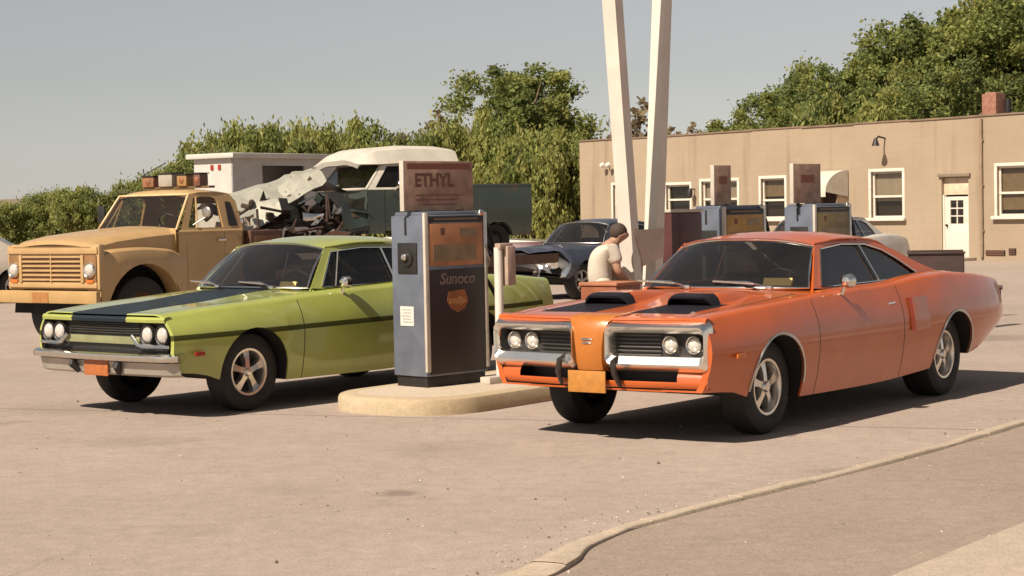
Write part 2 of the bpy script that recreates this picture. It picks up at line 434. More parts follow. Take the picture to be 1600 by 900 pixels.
    # A-pillar outer face, from windshield corner to the side frame
    for sgn in (1, -1):
        ap = MB(); a0 = Vector((ab[0], sgn * ab[1], ab[2] - .03)); a1 = top[-1 if sgn > 0 else 0]
        s0 = Vector((outer[0][0], yside(*outer[0], sgn), outer[0][1] - .02)); s1 = Vector((outer[1][0], yside(*outer[1], sgn), outer[1][1]))
        ap.add([a0, a1, s1, s0], [(0, 1, 2, 3)], 0)
        ap.build('pillar', [P], root)
    # interior
    it = MB(); sx_ = g['seat_x']
    it.box((sx_ + .18, 0, .60), (.55, 1.25, .16), 0, bev=.05); it.build('front_seat', TRIM, root)
    for s in (.33, -.33):
        sb = MB(); sb.box((sx_ - .13, s, .80), (.16, .56, .52), 0, Matrix.Rotation(-.18, 3, 'Y'), .06); sb.build('seat_back', TRIM, root)
    rs = MB(); rs.box((sx_ - 1.0, 0, .76), (.2, 1.2, .46), 0, Matrix.Rotation(-.25, 3, 'Y'), .06); rs.build('rear_seat', TRIM, root)
    da = MB(); da.box((ab[0] - .12, 0, ab[2] - .14), (.30, 1.36, .22), 0, bev=.05); da.build('dashboard', TRIM, root)
    if detail:
        sw = MB(); c = Vector((ab[0] - .30, .36, ab[2] - .03)); M = Matrix.Translation(c) @ Matrix.Rotation(R(-62), 4, 'Y')
        sw.tube([M @ Vector((.19 * math.cos(a), .19 * math.sin(a), 0)) for a in np.linspace(0, 2 * math.pi, 24, endpoint=False)], .012, 6, closed=True)
        sw.tube([M @ Vector((-.19, 0, 0)), M @ Vector((.19, 0, 0))], .012, 6); sw.tube([M @ Vector((0, 0, 0)), M @ Vector((0, 0, -.3))], .02, 6)
        sw.build('steering_wheel', BLACK, root)
        mr = MB(); mr.box((top[8].x - .10, 0, top[8].z - .05), (.02, .22, .06), 0, bev=.01); mr.tube([(top[8].x - .10, 0, top[8].z - .03), (top[8].x - .06, 0, top[8].z)], .006); mr.build('rear_view_mirror', BLACK, root)
        for yw in S.get('wipers', (.45, -.25)):
            wp = MB(); p0 = Vector((bc[0] + .07, yw, bc[1] + .012)); p1 = Vector((bc[0] - .02 - .25 * abs(yw - .28) ** 2, yw - .42, bc[1] + .05))
            wp.tube([p0, p0.lerp(p1, .5) + Vector((0, 0, .02)), p1], .007, 6); wp.tube([p0.lerp(p1, .35) + Vector((0, 0, .012)), p1 + Vector((0, -.12, .0))], .009, 5); wp.box(p0, (.05, .05, .03), bev=.008)
            wp.build('wiper', CHROME, root)
        # door handle, arch mouldings, mirror
        for dr, sgn in zip(doors, (1, -1)):
            yy = sgn * (T['ym'](dx0 + .12) - .004)
            h = MB(); h.box((dx0 + .12, sgn * (T['yb'](dx0 + .12) + .035), T['zb'](dx0) - .13), (.17, .03, .028), bev=.01); h.build('handle', CHROME, dr)
    if S.get('mouldings', detail):
        for ax in AX:
            for sgn in (1, -1):
                mo = MB(); pts = []
                for k in range(21):
                    a = math.pi * k / 20; x = ax + RA * math.cos(a); z = AZ + RA * math.sin(a)
                    sec = section(x); pts.append(bow(x, sgn * (sec[3][0] + .003), z))
                mo.tube(pts, .011, 6); mo.build('wheel_arch_trim', S.get('arch_trim', DCHROME), root)
    # ---------------- wheels
    for wi, ax in enumerate(AX):
        for sgn in (1, -1):
            rw_, tr_, wd = S['rim_r'], S['tyre_r'][wi], S['tyre_w'][wi]; y0 = sgn * S['track']
            M = Matrix.Translation((ax, y0, tr_)) @ (Matrix() if sgn > 0 else Matrix.Rotation(math.pi, 4, 'Z'))
            hub = MB(); hub.lathe([(0, -.02), (.13, -.02), (.14, -.08), (0, -.09)], M, 20, 0, 'Y'); hub = hub.build('wheel', DALU, root)
            h = wd / 2
            ty = MB(); ty.lathe([(rw_ - .005, -h * .8), (rw_ + .02, -h), (tr_ - .05, -h), (tr_ - .012, -h * .86), (tr_, -h * .6), (tr_, h * .6), (tr_ - .012, h * .86), (tr_ - .05, h), (rw_ + .035, h * 1.0), (rw_ + .012, h * .92), (rw_ - .004, h * .8)], M, 44, 0, 'Y')
            ty.build('tyre', RUBBER, hub)
            rm = MB(); o = h * .86
            rm.lathe([(rw_ + .006, o - .004), (rw_ + .002, o + .008), (rw_ - .016, o + .006), (rw_ - .024, o - .012), (rw_ - .03, o - .07), (rw_ - .03, -h * .7)], M, 36, 0, 'Y')
            rm.lathe([(rw_ - .03, o - .085), (0, o - .085)], M, 36, 1, 'Y')
            rm.lathe([(0, o + .012), (.03, o + .010), (.042, o - .005), (.05, o - .04)], M, 16, 0, 'Y')
            ns = S.get('spokes', 5)
            for k in range(ns):
                a = 2 * math.pi * (k + .25) / ns; sd = []
                for (r0, wv, hh) in ((.03, .060, o - .008), (.09, .052, o - .012), (rw_ - .024, .080, o - .03)):
                    c = Vector((math.cos(a), 0, math.sin(a))) * r0; t = Vector((-math.sin(a), 0, math.cos(a)))
                    sd.append([c + t * wv * .5 + Vector((0, hh - .05, 0)), c + t * wv * .42 + Vector((0, hh, 0)), c - t * wv * .42 + Vector((0, hh, 0)), c - t * wv * .5 + Vector((0, hh - .05, 0))])
                rm.add([p for r_ in sd for p in r_], [(i * 4 + j, i * 4 + j + 1, i * 4 + j + 5, i * 4 + j + 4) for i in range(2) for j in range(3)], 0, M)
            rm.build('rim', [S.get('rim_mat', ALU), DALU], hub)
    return root, T, bow, section, doors, ob, yside

def headlight(root, p, r, tilt=None, bez=CHROME):
    M = Matrix.Translation(p)
    b_ = MB(); b_.lathe([(r * 1.28, -.05), (r * 1.28, -.005), (r * 1.18, .012), (r * 1.02, .004), (r, -.03)], M, 28, 0, 'X'); b_ = b_.build('headlight', bez, root)
    l_ = MB(); l_.lathe([(r * 1.0, -.012), (r * .92, .004), (r * .7, .016), (r * .4, .024), (0.001, .027)], M, 24, 0, 'X'); l_.build('lens', LENS, b_)
    return b_
def mirror(root, p, sgn=1):
    m = MB(); m.tube([Vector(p) + Vector((0, -.06 * sgn, -.10)), Vector(p) + Vector((0, -.02 * sgn, -.02))], [.016, .011], 8)
    M = Matrix.Translation(p) @ Matrix.Rotation(math.pi / 2, 4, 'Y')
    m.lathe([(.001, .055), (.03, .05), (.05, .03), (.052, 0), (.054, -.02), (.048, -.022), (.001, -.022)], M, 20, 0, 'Z'); m.build('door_mirror', CHROME, root)

# ================================================================== ORANGE MUSCLE CAR
ORANGE = paint('orange_paint', (.46, .084, .006), [((.014, .013, .018), 1.62, 2.20, .14, .62, .6, 1.2, 0), ((.52, .20, .07), -9, 1.05, -1, 2, .632, .642, .0)], coat=.75, dusty=.03)  # dark hood patches; the thin pale line paints in the crease highlight
ORANGE_N = mat('orange_divider', (.40, .125, .014), .4, 0, .1, 5, 0, .5)
S_OR = dict(paint=ORANGE, xf=2.36, xr=-2.78, bow=.09, rbow=.07, axles=(1.485, -1.485), arch_r=.375, arch_z=.34, cowl_x=.60, deck_x=-1.74, door=(-.52, .90), zm=.64, glass_y=.755,
    seat_x=-.25, rim_r=.198, tyre_r=(.335, .345), tyre_w=(.225, .28), track=.73, wipers=(.52, -.18), lip=.95, tum=1.9,
    tab=dict(zs=[(2.36, .37), (2.05, .35), (1.85, .30), (1.1, .235), (0, .225), (-1.1, .26), (-1.9, .33), (-2.4, .42), (-2.78, .50)],
        zb=[(2.36, .835), (2.0, .865), (1.4, .895), (.9, .92), (.3, .94), (-.4, .95), (-.9, .985), (-1.4, 1.0), (-2.1, .965), (-2.78, .90)],
        yb=[(2.36, .85), (2.0, .865), (1.4, .88), (.6, .865), (0, .86), (-.6, .875), (-1.2, .91), (-1.8, .90), (-2.4, .85), (-2.78, .78)],
        ym=[(2.36, .905), (2.0, .935), (1.4, .955), (.6, .945), (0, .94), (-.6, .955), (-1.3, .985), (-1.9, .975), (-2.5, .92), (-2.78, .84)],
        ys=[(2.36, .83), (1.9, .88), (0, .885), (-1.9, .90), (-2.78, .78)],
        zc=[(2.36, .85), (2.0, .885), (1.5, .935), (.85, .985), (.6, .99), (-1.74, 1.03), (-2.2, 1.01), (-2.78, .935)]),
    gh=dict(zb=.975, rail=[(.27, .575, 1.305), (-.15, .59, 1.335), (-.70, .58, 1.315), (-1.0, .59, 1.235), (-1.35, .635, 1.115), (-1.80, .72, .99)],
        crown=[(.27, .055), (-.3, .065), (-.75, .06), (-1.2, .03), (-1.8, .02)], fbow=.07, rbow=.05, rw=(-.84, -1.62), abase=(.62, .715, .985), bcent=(.80, .99),
        outer=[(.62, .985), (.28, 1.300), (-.15, 1.330), (-.70, 1.312), (-1.02, 1.232), (-1.36, 1.112), (-1.80, .99), (-1.3, .985), (-.4, .975), (.3, .97)],
        inner=[(.48, .995), (.225, 1.268), (-.15, 1.296), (-.55, 1.285), (-.80, 1.235), (-1.00, 1.155), (-1.28, 1.015), (-1.15, 1.005), (-.4, .995), (.3, .99)],
        vbar=(-.50, -.44, 1.0, 1.285), seat_x=-.25))
OX, OY, OYAW = 2.003, 14.746, R(-126.7)
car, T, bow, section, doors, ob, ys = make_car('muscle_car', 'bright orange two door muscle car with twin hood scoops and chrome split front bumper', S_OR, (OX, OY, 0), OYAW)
def fx(y): return 2.36 + .09 * (1 - (y / .9) ** 2)
def oval(y0, y1, z0, z1, r, n=7, sk=0):
    pts = []
    for (cy, cz, a0) in ((y1 - r, z1 - r, 0), (y0 + r, z1 - r, 90), (y0 + r, z0 + r, 180), (y1 - r, z0 + r, 270)):
        for k in range(n): a = R(a0 + 90 * k / (n - 1)); pts.append((cy + r * math.cos(a), cz + r * math.sin(a)))
    return pts
BCHR = mat('satin_bumper_chrome', (.92, .89, .84), .26, 1.0, .06, 8)
hl = MB(); hl.grid([[Vector((fx(y) + dx, y, z)) for y in np.linspace(-.86, .86, 19)] for z, dx in ((.80, -.03), (.835, .0), (.85, -.002), (.868, -.02), (.875, -.07))]); hl.build('nose_header', ORANGE, car)
for sgn in (1, -1):
    o1 = oval(.118, .885, .500, .846, .05); o2 = oval(.122, .880, .508, .838, .048); mid_ = oval(.138, .870, .556, .808, .045); i1 = oval(.158, .855, .606, .766, .035)
    rows = []
    for loop, dx in ((o1, -.05), (o2, .008), (mid_, .05), (i1, .014), (i1, -.11)):
        rows.append([Vector((fx(y) + dx + (.0 if dx > 0 else 0), sgn * y, z)) for y, z in loop])
    b_ = MB().grid(rows, closed=True).build('front_bumper', BCHR, car, 50)
    gmb = MB(); yy = np.linspace(.15, .86, 10)
    gmb.grid([[Vector((fx(y) - .09, sgn * y, z)) for y in yy] for z in (.55, .78)], 0)
    for z in np.linspace(.585, .745, 7): gmb.tube([(fx(y) - .075, sgn * y, z) for y in np.linspace(.16, .50, 5)], .006, 5, 1)
    gmb.build('grille', [BLACK, mat('grille_bar', (.05, .045, .04), .45, .4)], car)
    for y in (.745, .575): headlight(car, (fx(y) - .065, sgn * y, .684), .051)
# centre nose divider
dv = MB(); rows = []
for z, hw, dx in ((.885, .20, -.16), (.872, .19, .0), (.83, .15, .045), (.76, .122, .056), (.66, .108, .060), (.56, .104, .054), (.505, .104, .036), (.485, .104, -.08)):
    r_ = [Vector((2.45 + dx - .02 * (abs(u) ** 3), u * hw, z)) for u in np.linspace(-1, 1, 9)]
    rows.append([r_[0] + Vector((-.16, 0, 0))] + r_ + [r_[-1] + Vector((-.16, 0, 0))])
dv.grid(rows); dv = dv.build('nose_divider', ORANGE_N, car, 50)
bd = MB(); 
for k, zz in enumerate((.715, .69)):
    bd.tube([(2.508, -.045 + .01 * k, zz), (2.516, 0, zz + .008), (2.508, .045 - .01 * k, zz)], .007, 5)
bd.build('nose_badge', CHROME, dv)
# valance with two slots, plate, overriders
va = MB(); yv = np.linspace(-.87, .87, 25)
def vrow(z, dx): return [Vector((fx(y) + dx - .02, y * (1 - .1 * (.5 - z)), z)) for y in yv]
va.grid([vrow(.437, -.0), vrow(.437, .018), vrow(.425, .02), vrow(.392, .0), vrow(.378, -.06)], 0)
for a, b_ in ((0, 4), (11, 14), (21, 25)):
    ysub = yv[a:b_]; va.grid([[Vector((fx(y) + dx - .02, y, z)) for y in ysub] for z, dx in ((.52, -.05), (.50, .0), (.47, .016), (.435, .018))], 0)
va.grid([[Vector((fx(y) - .12, y * .88, z)) for y in yv] for z in (.54, .40)], 1)
va.build('valance', [ORANGE, BLACK], car, 45)
pl = MB(); pl.box((2.485, -.02, .425), (.012, .31, .150), 0, bev=.004); pl.build('licence_plate', PLATE, car)
for y in (.215, -.225):
    gd_ = MB(); gd_.tube([(2.44, y, .60), (2.515, y, .57), (2.515, y * 1.06, .49), (2.46, y * 1.10, .40)], [.014, .022, .022, .014], 8); gd_.build('bumper_guard', mat('guard_dark', (.06, .05, .045), .3, .6), car)
# hood scoops
for sgn in (1, -1):
    rows = []; y0_, y1_ = .15, .56
    hz = lambda x: smooth_interp(S_OR['tab']['zc'])(x) - .012
    sc = MB()
    for x, hgt, nar in ((1.76, .094, 0), (1.70, .104, 0), (1.45, .09, .01), (1.2, .058, .03), (.95, .004, .06)):
        z0 = hz(x); r_ = []
        for k in range(13):
            u = k / 12; yy = (y0_ + nar) + (y1_ - y0_ - 2 * nar) * u; e = min(1, math.sin(math.pi * u) * 2.2) ** .6
            r_.append(Vector((x - .05 * (1 - e), sgn * yy, z0 - .015 + hgt * e)))
        rows.append(r_)
    sc.grid(rows, 0)
    inn = [[Vector((p.x - .004, p.y * .99, p.z - .016)) for p in rows[0]], [Vector((p.x - .20, p.y, p.z - .018)) for p in rows[0]]]
    sc.grid([rows[0], inn[0]], 0); sc.grid(inn, 1)
    sc.grid([[Vector((p.x - .19, p.y, p.z)) for p in rows[0]], [Vector((p.x - .19, p.y, hz(1.55) - .03)) for p in rows[0]]], 1)
    sc.build('hood_scoop', [ORANGE, BLACK], car, 50)
for y in (.62, -.62):
    hp = MB(); hp.lathe([(.022, 0), (.022, .02), (.001, .026)], Matrix.Translation((2.12, y, .872)), 12); hp.build('hood_pin', CHROME, car)
mirror(car, (.40, .93, 1.035))
# dashboard sticker and glove on the dash
st_ = MB(); st_.box((.62, .46, 1.03), (.03, .24, .06), 0, Matrix.Rotation(-.4, 3, 'Y')); st_.build('dash_card', mat('yellow_card', (.60, .45, .14), .7), car)
# fake quarter scoop
for sgn in (1, -1):
    qs = MB(); x0 = -.66; rr_ = []
    def ysd(x, z): 
        s_ = section(x); pts = s_[2:15]; k = min(range(len(pts)), key=lambda i: abs(pts[i][1] - z)); return pts[k][0]
    for z in (.86, .78, .68, .60):
        yb_ = ysd(x0, z)
        rr_.append([Vector((x0 + .03, sgn * (yb_ + .001), z)), Vector((x0 + .005, sgn * (yb_ + .028), z)), Vector((x0 - .06, sgn * (yb_ + .030), z)), Vector((x0 - .30, sgn * (ysd(x0 - .3, z) + .002), z))])
    qs.grid(rr_, 0); qs.add([r_ for r_ in [rr_[0][0], rr_[0][1], rr_[0][2], rr_[0][3]]], [(0, 1, 2, 3)], 0); qs.add([rr_[-1][0], rr_[-1][1], rr_[-1][2], rr_[-1][3]], [(3, 2, 1, 0)], 0)
    qs.grid([[p[0] + Vector((.004, sgn * .003, 0)) for p in rr_], [p[1] + Vector((.005, sgn * -.001, 0)) for p in rr_]], 1)
    qs.build('quarter_scoop', [ORANGE, mat('scoop_mouth', (.16, .02, .008), .6)], car)
rb = MB(); yq = np.linspace(-.90, .90, 19)
rb.grid([[Vector((-2.79 - .07 * (1 - (y / .9) ** 2) + dx + .9 * max(0, abs(y) - .66), y * .9, z)) for y in yq] for z, dx in ((.60, .06), (.585, -.03), (.52, -.045), (.47, -.03), (.455, .06))]); rb.build('rear_bumper', CHROME, car, 50)
for sgn in (1, -1):
    tl = MB(); tl.box((-2.835, sgn * .50, .72), (.06, .44, .12), 0, bev=.02); tl.build('tail_light', REDL, car)
    ex = MB(); ex.tube([(-2.2, sgn * .5, .30), (-2.75, sgn * .5, .32)], .035, 10); ex.build('exhaust_pipe', DCHROME, car)
    sd = MB(); sd.box((2.06, sgn * .955, .60), (.11, .012, .03), 0, bev=.004); sd.build('side_marker', ORL, car)

# ================================================================== GREEN MUSCLE CAR
k_ = .93
GREEN = paint('lime_paint', (.32, .35, .072), [((.016, .024, .030), .6, 2.40, -1, .36, .6, 1.3, 0), ((.05, .052, .012), -2.4, 2.25, .5, 2, .655, .705, -.012)], dusty=.25)
sc_ = lambda t: [(x * k_, v) for x, v in t]
S_GR = dict(S_OR); S_GR.update(paint=GREEN, xf=2.36 * k_, xr=-2.80 * k_, bow=.05, axles=(1.475 * k_, -1.475 * k_), arch_r=.36, arch_z=.335, cowl_x=.56, deck_x=-1.50, door=(-.50, .84), mouth=BLACK,
    tyre_r=(.325, .33), tyre_w=(.20, .22), track=.735, mouldings=False, sh_r=.075, tum=1.7, lip=.965, rim_r=.193,
    tab=dict(zs=sc_([(2.36, .38), (2.05, .35), (1.85, .29), (1.1, .235), (0, .23), (-1.1, .26), (-1.9, .33), (-2.78, .46)]),
        zb=sc_([(2.36, .80), (2.0, .83), (1.4, .865), (.9, .895), (.3, .925), (-.4, .945), (-1.0, .97), (-1.6, .975), (-2.2, .95), (-2.78, .90)]),
        yb=sc_([(2.36, .79), (2.0, .83), (1.4, .85), (.6, .85), (0, .845), (-.6, .86), (-1.2, .885), (-1.8, .87), (-2.4, .83), (-2.78, .77)]),
        ym=sc_([(2.36, .885), (2.0, .92), (1.4, .945), (.6, .94), (0, .94), (-.6, .95), (-1.3, .965), (-1.9, .95), (-2.5, .90), (-2.78, .84)]),
        ys=sc_([(2.36, .84), (1.9, .88), (0, .885), (-1.9, .89), (-2.78, .78)]),
        zc=sc_([(2.36, .815), (2.0, .855), (1.5, .905), (.85, .965), (.6, .975), (-1.6, 1.01), (-2.2, .99), (-2.78, .93)])),
    gh=dict(zb=.965, rail=[(.24, .575, 1.315), (-.2, .59, 1.35), (-.80, .58, 1.33), (-1.05, .60, 1.235), (-1.25, .64, 1.12), (-1.56, .72, .98)],
        crown=[(.24, .055), (-.3, .065), (-.75, .06), (-1.1, .03), (-1.6, .02)], fbow=.07, rbow=.05, rw=(-.90, -1.42), abase=(.58, .715, .975), bcent=(.74, .98),
        outer=[(.58, .975), (.25, 1.310), (-.2, 1.345), (-.80, 1.325), (-1.05, 1.232), (-1.26, 1.117), (-1.56, .98), (-1.2, .975), (-.4, .965), (.3, .96)],
        inner=[(.44, .985), (.195, 1.278), (-.2, 1.306), (-.62, 1.295), (-.85, 1.235), (-.97, 1.155), (-1.08, 1.005), (-.95, .995), (-.4, .985), (.3, .98)],
        vbar=(-.48, -.44, .99, 1.295), vent=(.28, .10, .985, 1.29), seat_x=-.25))
GXY, GYAW = (-1.923, 16.886, 0), R(-130.3)
car2, T2, bow2, section2, doors2, ob2, ys2 = make_car('muscle_car', 'lime green two door muscle car with dark hood stripe and dark side line', S_GR, GXY, GYAW)
xg = 2.36 * k_
def fx2(y): return xg + .05 * (1 - (y / .9) ** 2)
gr = MB(); yv = np.linspace(-.77, .77, 17)
gr.grid([[Vector((fx2(y) - .05, y, z)) for y in yv] for z in (.50, .775)], 0)
for z in np.linspace(.68, .76, 5): gr.tube([(fx2(y) - .04, y, z) for y in np.linspace(-.46, .46, 7)], .006, 5, 1)
gr.box((fx2(0) - .035, 0, .625), (.03, .98, .062), 2, bev=.01)
gr.build('grille', [BLACK, mat('grille_bar', (.05, .045, .04)), mat('grille_panel_olive', (.20, .20, .10), .5)], car2)
for sgn in (1, -1):
    for y in (.745, .575): headlight(car2, (fx2(y) - .01, sgn * y, .675), .066, bez=BLACK)
    ch = MB(); ch.tube([(fx2(.4) + .01, sgn * .42, .665), (fx2(.5) + .02, sgn * .50, .60), (fx2(.6) + .015, sgn * .56, .585), (fx2(.8), sgn * .84, .585)], [.016, .022, .02, .016], 8); ch.build('grille_trim', CHROME, car2)
hl = MB(); hl.grid([[Vector((fx2(y) + dx, y, z)) for y in np.linspace(-.80, .80, 15)] for z, dx in ((.775, -.05), (.775, .012), (.80, .018), (.817, .004), (.826, -.05))]); hl.build('grille_header', GREEN, car2)
fbm = MB(); yw_ = np.linspace(-.925, .925, 25)
def wrap(y): return fx2(y) + .05 - .9 * max(0, abs(y) - .84) ** 1.0 * 1.2
fbm.grid([[Vector((wrap(y) + dx, y, z)) for y in yw_] for z, dx in ((.535, -.08), (.53, .01), (.515, .045), (.485, .05), (.468, .04), (.465, -.0), (.46, -.06))]); fbm.build('front_bumper', CHROME, car2, 50)
vl = MB()
def vr(z, dx, a=-.9, b=.9, n=21): return [Vector((wrap(y) + dx, y, z)) for y in np.linspace(a, b, n)]
vl.grid([vr(.462, -.05), vr(.455, -.01), vr(.36, -.035), vr(.34, -.08)]); vl.build('valance', mat('faded_silver_valance', (.42, .38, .33), .4, .5, .15), car2)
for sgn in (1, -1):
    bg_ = MB(); bg_.tube([(xg + .09, sgn * .30, .47), (xg + .11, sgn * .29, .42), (xg + .06, sgn * .26, .36)], [.03, .035, .025], 8); bg_.build('bumper_guard', BLACK, car2)
    ts = MB(); ts.box((xg + .045, sgn * .42, .415), (.02, .16, .06), 0, bev=.006); ts.build('turn_signal', BLACK, car2)
    sd = MB(); sd.box((1.98, sgn * .935, .52), (.10, .012, .035), 0, bev=.004); sd.build('side_marker', REDL, car2)
    tl = MB(); tl.box((-2.66, sgn * .55, .74), (.06, .40, .12), 0, bev=.02); tl.build('tail_light', REDL, car2)
pl = MB(); pl.box((xg + .09, 0, .405), (.012, .31, .14), 0, bev=.004); pl.build('licence_plate', PLATE2, car2)
rb = MB(); rb.grid([[Vector((-2.72 - .05 * (1 - (y / .9) ** 2) + dx, y, z)) for y in yq] for z, dx in ((.60, .06), (.585, -.03), (.52, -.045), (.47, -.03), (.455, .06))]); rb.build('rear_bumper', CHROME, car2, 50)
mirror(car2, (.30, .90, 1.02))
st_ = MB(); st_.box((.60, .50, 1.0), (.03, .20, .06), 0, Matrix.Rotation(-.4, 3, 'Y')); st_.build('dash_card', mat('yellow_card', (.60, .45, .14), .7), car2)

# ================================================================== GROUND
def ground_mat(name, base, lo, hi, sc=1.0, stain=.35, spots=(), crack=.10):
    m, n, b = newmat(name); tc = N(n, 'ShaderNodeTexCoord'); v = tc.outputs['Object']
    big = ramp(n, noiset(n, .11 * sc, 5, .6, vec=v), .3, .7); med = ramp(n, noiset(n, 1.3 * sc, 6, .62, vec=v), .32, .68); fine = ramp(n, noiset(n, 42 * sc, 4, .7, vec=v), .25, .75); grit = ramp(n, noiset(n, 150 * sc, 2, .6, vec=v), .3, .7)
    c = mixc(n, big, lo, hi); c = mixc(n, mathn(n, 'MULTIPLY', med, .45), c, base)
    g = mathn(n, 'MULTIPLY_ADD', fine, .40, .80); g = mathn(n, 'MULTIPLY', g, mathn(n, 'MULTIPLY_ADD', grit, .50, .75)); g = mathn(n, 'MULTIPLY', g, mathn(n, 'MULTIPLY_ADD', ramp(n, noiset(n, 7.5 * sc, 6, .72, vec=v), .3, .7), .24, .88))
    cc = N(n, 'ShaderNodeCombineColor'); [n.links.new(g, cc.inputs[i]) for i in range(3)]
    c = mixc(n, 1.0, c, cc.outputs[0], 'MULTIPLY')
    # oil drips and old patches
    sp_ = ramp(n, noiset(n, .9 * sc, 3, .5, vec=v), .66, .74); c = mixc(n, mathn(n, 'MULTIPLY', sp_, stain), c, tuple(x * .45 for x in base))
    mp = N(n, 'ShaderNodeMapping'); mp.inputs['Scale'].default_value = (.5, 1.9, 1); mp.inputs['Rotation'].default_value = (0, 0, R(35)); n.links.new(v, mp.inputs[0])
    st = ramp(n, noiset(n, .55 * sc, 5, .6, vec=mp.outputs[0]), .60, .78); c = mixc(n, mathn(n, 'MULTIPLY', st, .32), c, tuple(x * .6 for x in base))
    vo = N(n, 'ShaderNodeTexVoronoi', feature='DISTANCE_TO_EDGE'); vo.inputs['Scale'].default_value = .16
    wv = N(n, 'ShaderNodeVectorMath', operation='ADD'); nz = N(n, 'ShaderNodeTexNoise'); nz.inputs['Scale'].default_value = 1.1; nz.inputs['Detail'].default_value = 6; n.links.new(v, nz.inputs[0]); n.links.new(v, wv.inputs[0]); n.links.new(nz.outputs['Color'], wv.inputs[1]); n.links.new(wv.outputs[0], vo.inputs[0])
    cr_ = mathn(n, 'LESS_THAN', vo.outputs['Distance'], .0035); c = mixc(n, mathn(n, 'MULTIPLY', cr_, crack), c, tuple(x * .4 for x in base))
    if spots:
        (ax_, ay_), (bx_, by_) = gspot(-20, 638), gspot(870, 657); L2 = math.hypot(bx_ - ax_, by_ - ay_); s2 = N(n, 'ShaderNodeSeparateXYZ'); dw_ = N(n, 'ShaderNodeVectorMath', operation='MULTIPLY_ADD'); n.links.new(nz.outputs['Color'], dw_.inputs[0]); dw_.inputs[1].default_value = (.12, .12, 0); n.links.new(v, dw_.inputs[2]); n.links.new(dw_.outputs[0], s2.inputs[0])
        dist = mathn(n, 'ABSOLUTE', mathn(n, 'ADD', mathn(n, 'MULTIPLY', s2.outputs[0], (by_ - ay_) / L2), mathn(n, 'MULTIPLY_ADD', s2.outputs[1], -(bx_ - ax_) / L2, (-(ax_ + .06) * (by_ - ay_) + (ay_ + .06) * (bx_ - ax_)) / L2)))
        c = mixc(n, mathn(n, 'MULTIPLY', mathn(n, 'MULTIPLY', mathn(n, 'SUBTRACT', .035, dist), 40.0, clamp=True), .5), c, tuple(x * .35 for x in base))
        sx = N(n, 'ShaderNodeSeparateXYZ'); dv_ = N(n, 'ShaderNodeVectorMath', operation='MULTIPLY_ADD'); n.links.new(nz.outputs['Color'], dv_.inputs[0]); dv_.inputs[1].default_value = (.5, .5, 0); n.links.new(v, dv_.inputs[2]); n.links.new(dv_.outputs[0], sx.inputs[0])
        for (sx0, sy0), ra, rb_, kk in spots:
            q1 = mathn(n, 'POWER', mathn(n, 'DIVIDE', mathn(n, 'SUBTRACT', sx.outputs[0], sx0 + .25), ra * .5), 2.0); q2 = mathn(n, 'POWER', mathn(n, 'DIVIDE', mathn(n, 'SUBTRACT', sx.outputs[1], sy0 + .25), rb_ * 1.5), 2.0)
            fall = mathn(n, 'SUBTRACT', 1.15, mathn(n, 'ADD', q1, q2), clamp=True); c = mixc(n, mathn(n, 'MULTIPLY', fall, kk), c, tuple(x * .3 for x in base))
    n.links.new(c, b.inputs['Base Color']); b.inputs['Roughness'].default_value = .92; b.inputs['Specular IOR Level'].default_value = .25
    bp = N(n, 'ShaderNodeBump'); bp.inputs['Strength'].default_value = .35; bp.inputs['Distance'].default_value = .012; n.links.new(noiset(n, 60 * sc, 5, .7, vec=v), bp.inputs['Height']); n.links.new(bp.outputs[0], b.inputs['Normal'])
    return m
def gspot(px, py):
    k = ray(px, py); t = -CH / k.z; return (k.x * t, k.y * t)
SPOTS = [(gspot(605, 770), .30, .10, .5), (gspot(220, 690), .9, .25, .18), (gspot(1320, 735), .5, .12, .25), (gspot(700, 700), 1.0, .3, .14), (gspot(300, 830), .5, .14, .12), (gspot(470, 760), .7, .2, .12), (gspot(1545, 528), 1.2, .4, .35), (gspot(90, 640), 1.2, .4, .15)]  # far right spot is a cast shadow painted in, the rest are stains
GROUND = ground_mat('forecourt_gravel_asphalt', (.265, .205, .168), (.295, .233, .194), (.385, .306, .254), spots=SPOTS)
ROADM = ground_mat('road_asphalt', (.235, .178, .142), (.250, .190, .150), (.31, .240, .192), 1.2)
WALKM = ground_mat('sidewalk_concrete', (.35, .275, .215), (.36, .285, .22), (.42, .335, .265), 1.0, .15)
KERBM = ground_mat('kerb_concrete', (.37, .30, .22), (.36, .28, .21), (.46, .37, .28), 1.5, .3)
gmb = MB(); gmb.grid([[Vector((x, y, 0)) for x in (-900, -60, -20, 0, 20, 60, 900)] for y in (-40, 0, 20, 60, 200, 2500)])
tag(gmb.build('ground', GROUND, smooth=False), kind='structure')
kp = [(16, 30.5), (9.5, 21.6), (5.4, 15.9), (3.67, 13.37), (2.38, 11.58), (1.41, 10.39), (.90, 9.75), (.55, 9.28), (.30, 8.82), (.17, 8.40), (.02, 8.10), (-.25, 7.85), (-.8, 7.6), (-1.6, 7.45), (-3.2, 7.3)]
fk = []
for i in range(len(kp) - 1):                      # Catmull-Rom refinement
    p0, p1, p2, p3 = (Vector(kp[max(0, min(len(kp) - 1, i + o))]) for o in (-1, 0, 1, 2))
    for u in np.linspace(0, 1, 9, endpoint=False):
        fk.append(.5 * ((2 * p1) + (p2 - p0) * u + (2 * p0 - 5 * p1 + 4 * p2 - p3) * u * u + (3 * p1 - p0 - 3 * p2 + p3) * u ** 3))
fk.append(Vector(kp[-1]))
prof = [(-.045, -.02), (-.043, .022), (-.036, .028), (.0, .030), (.030, .028), (.037, .022), (.04, -.02)]
rows = []
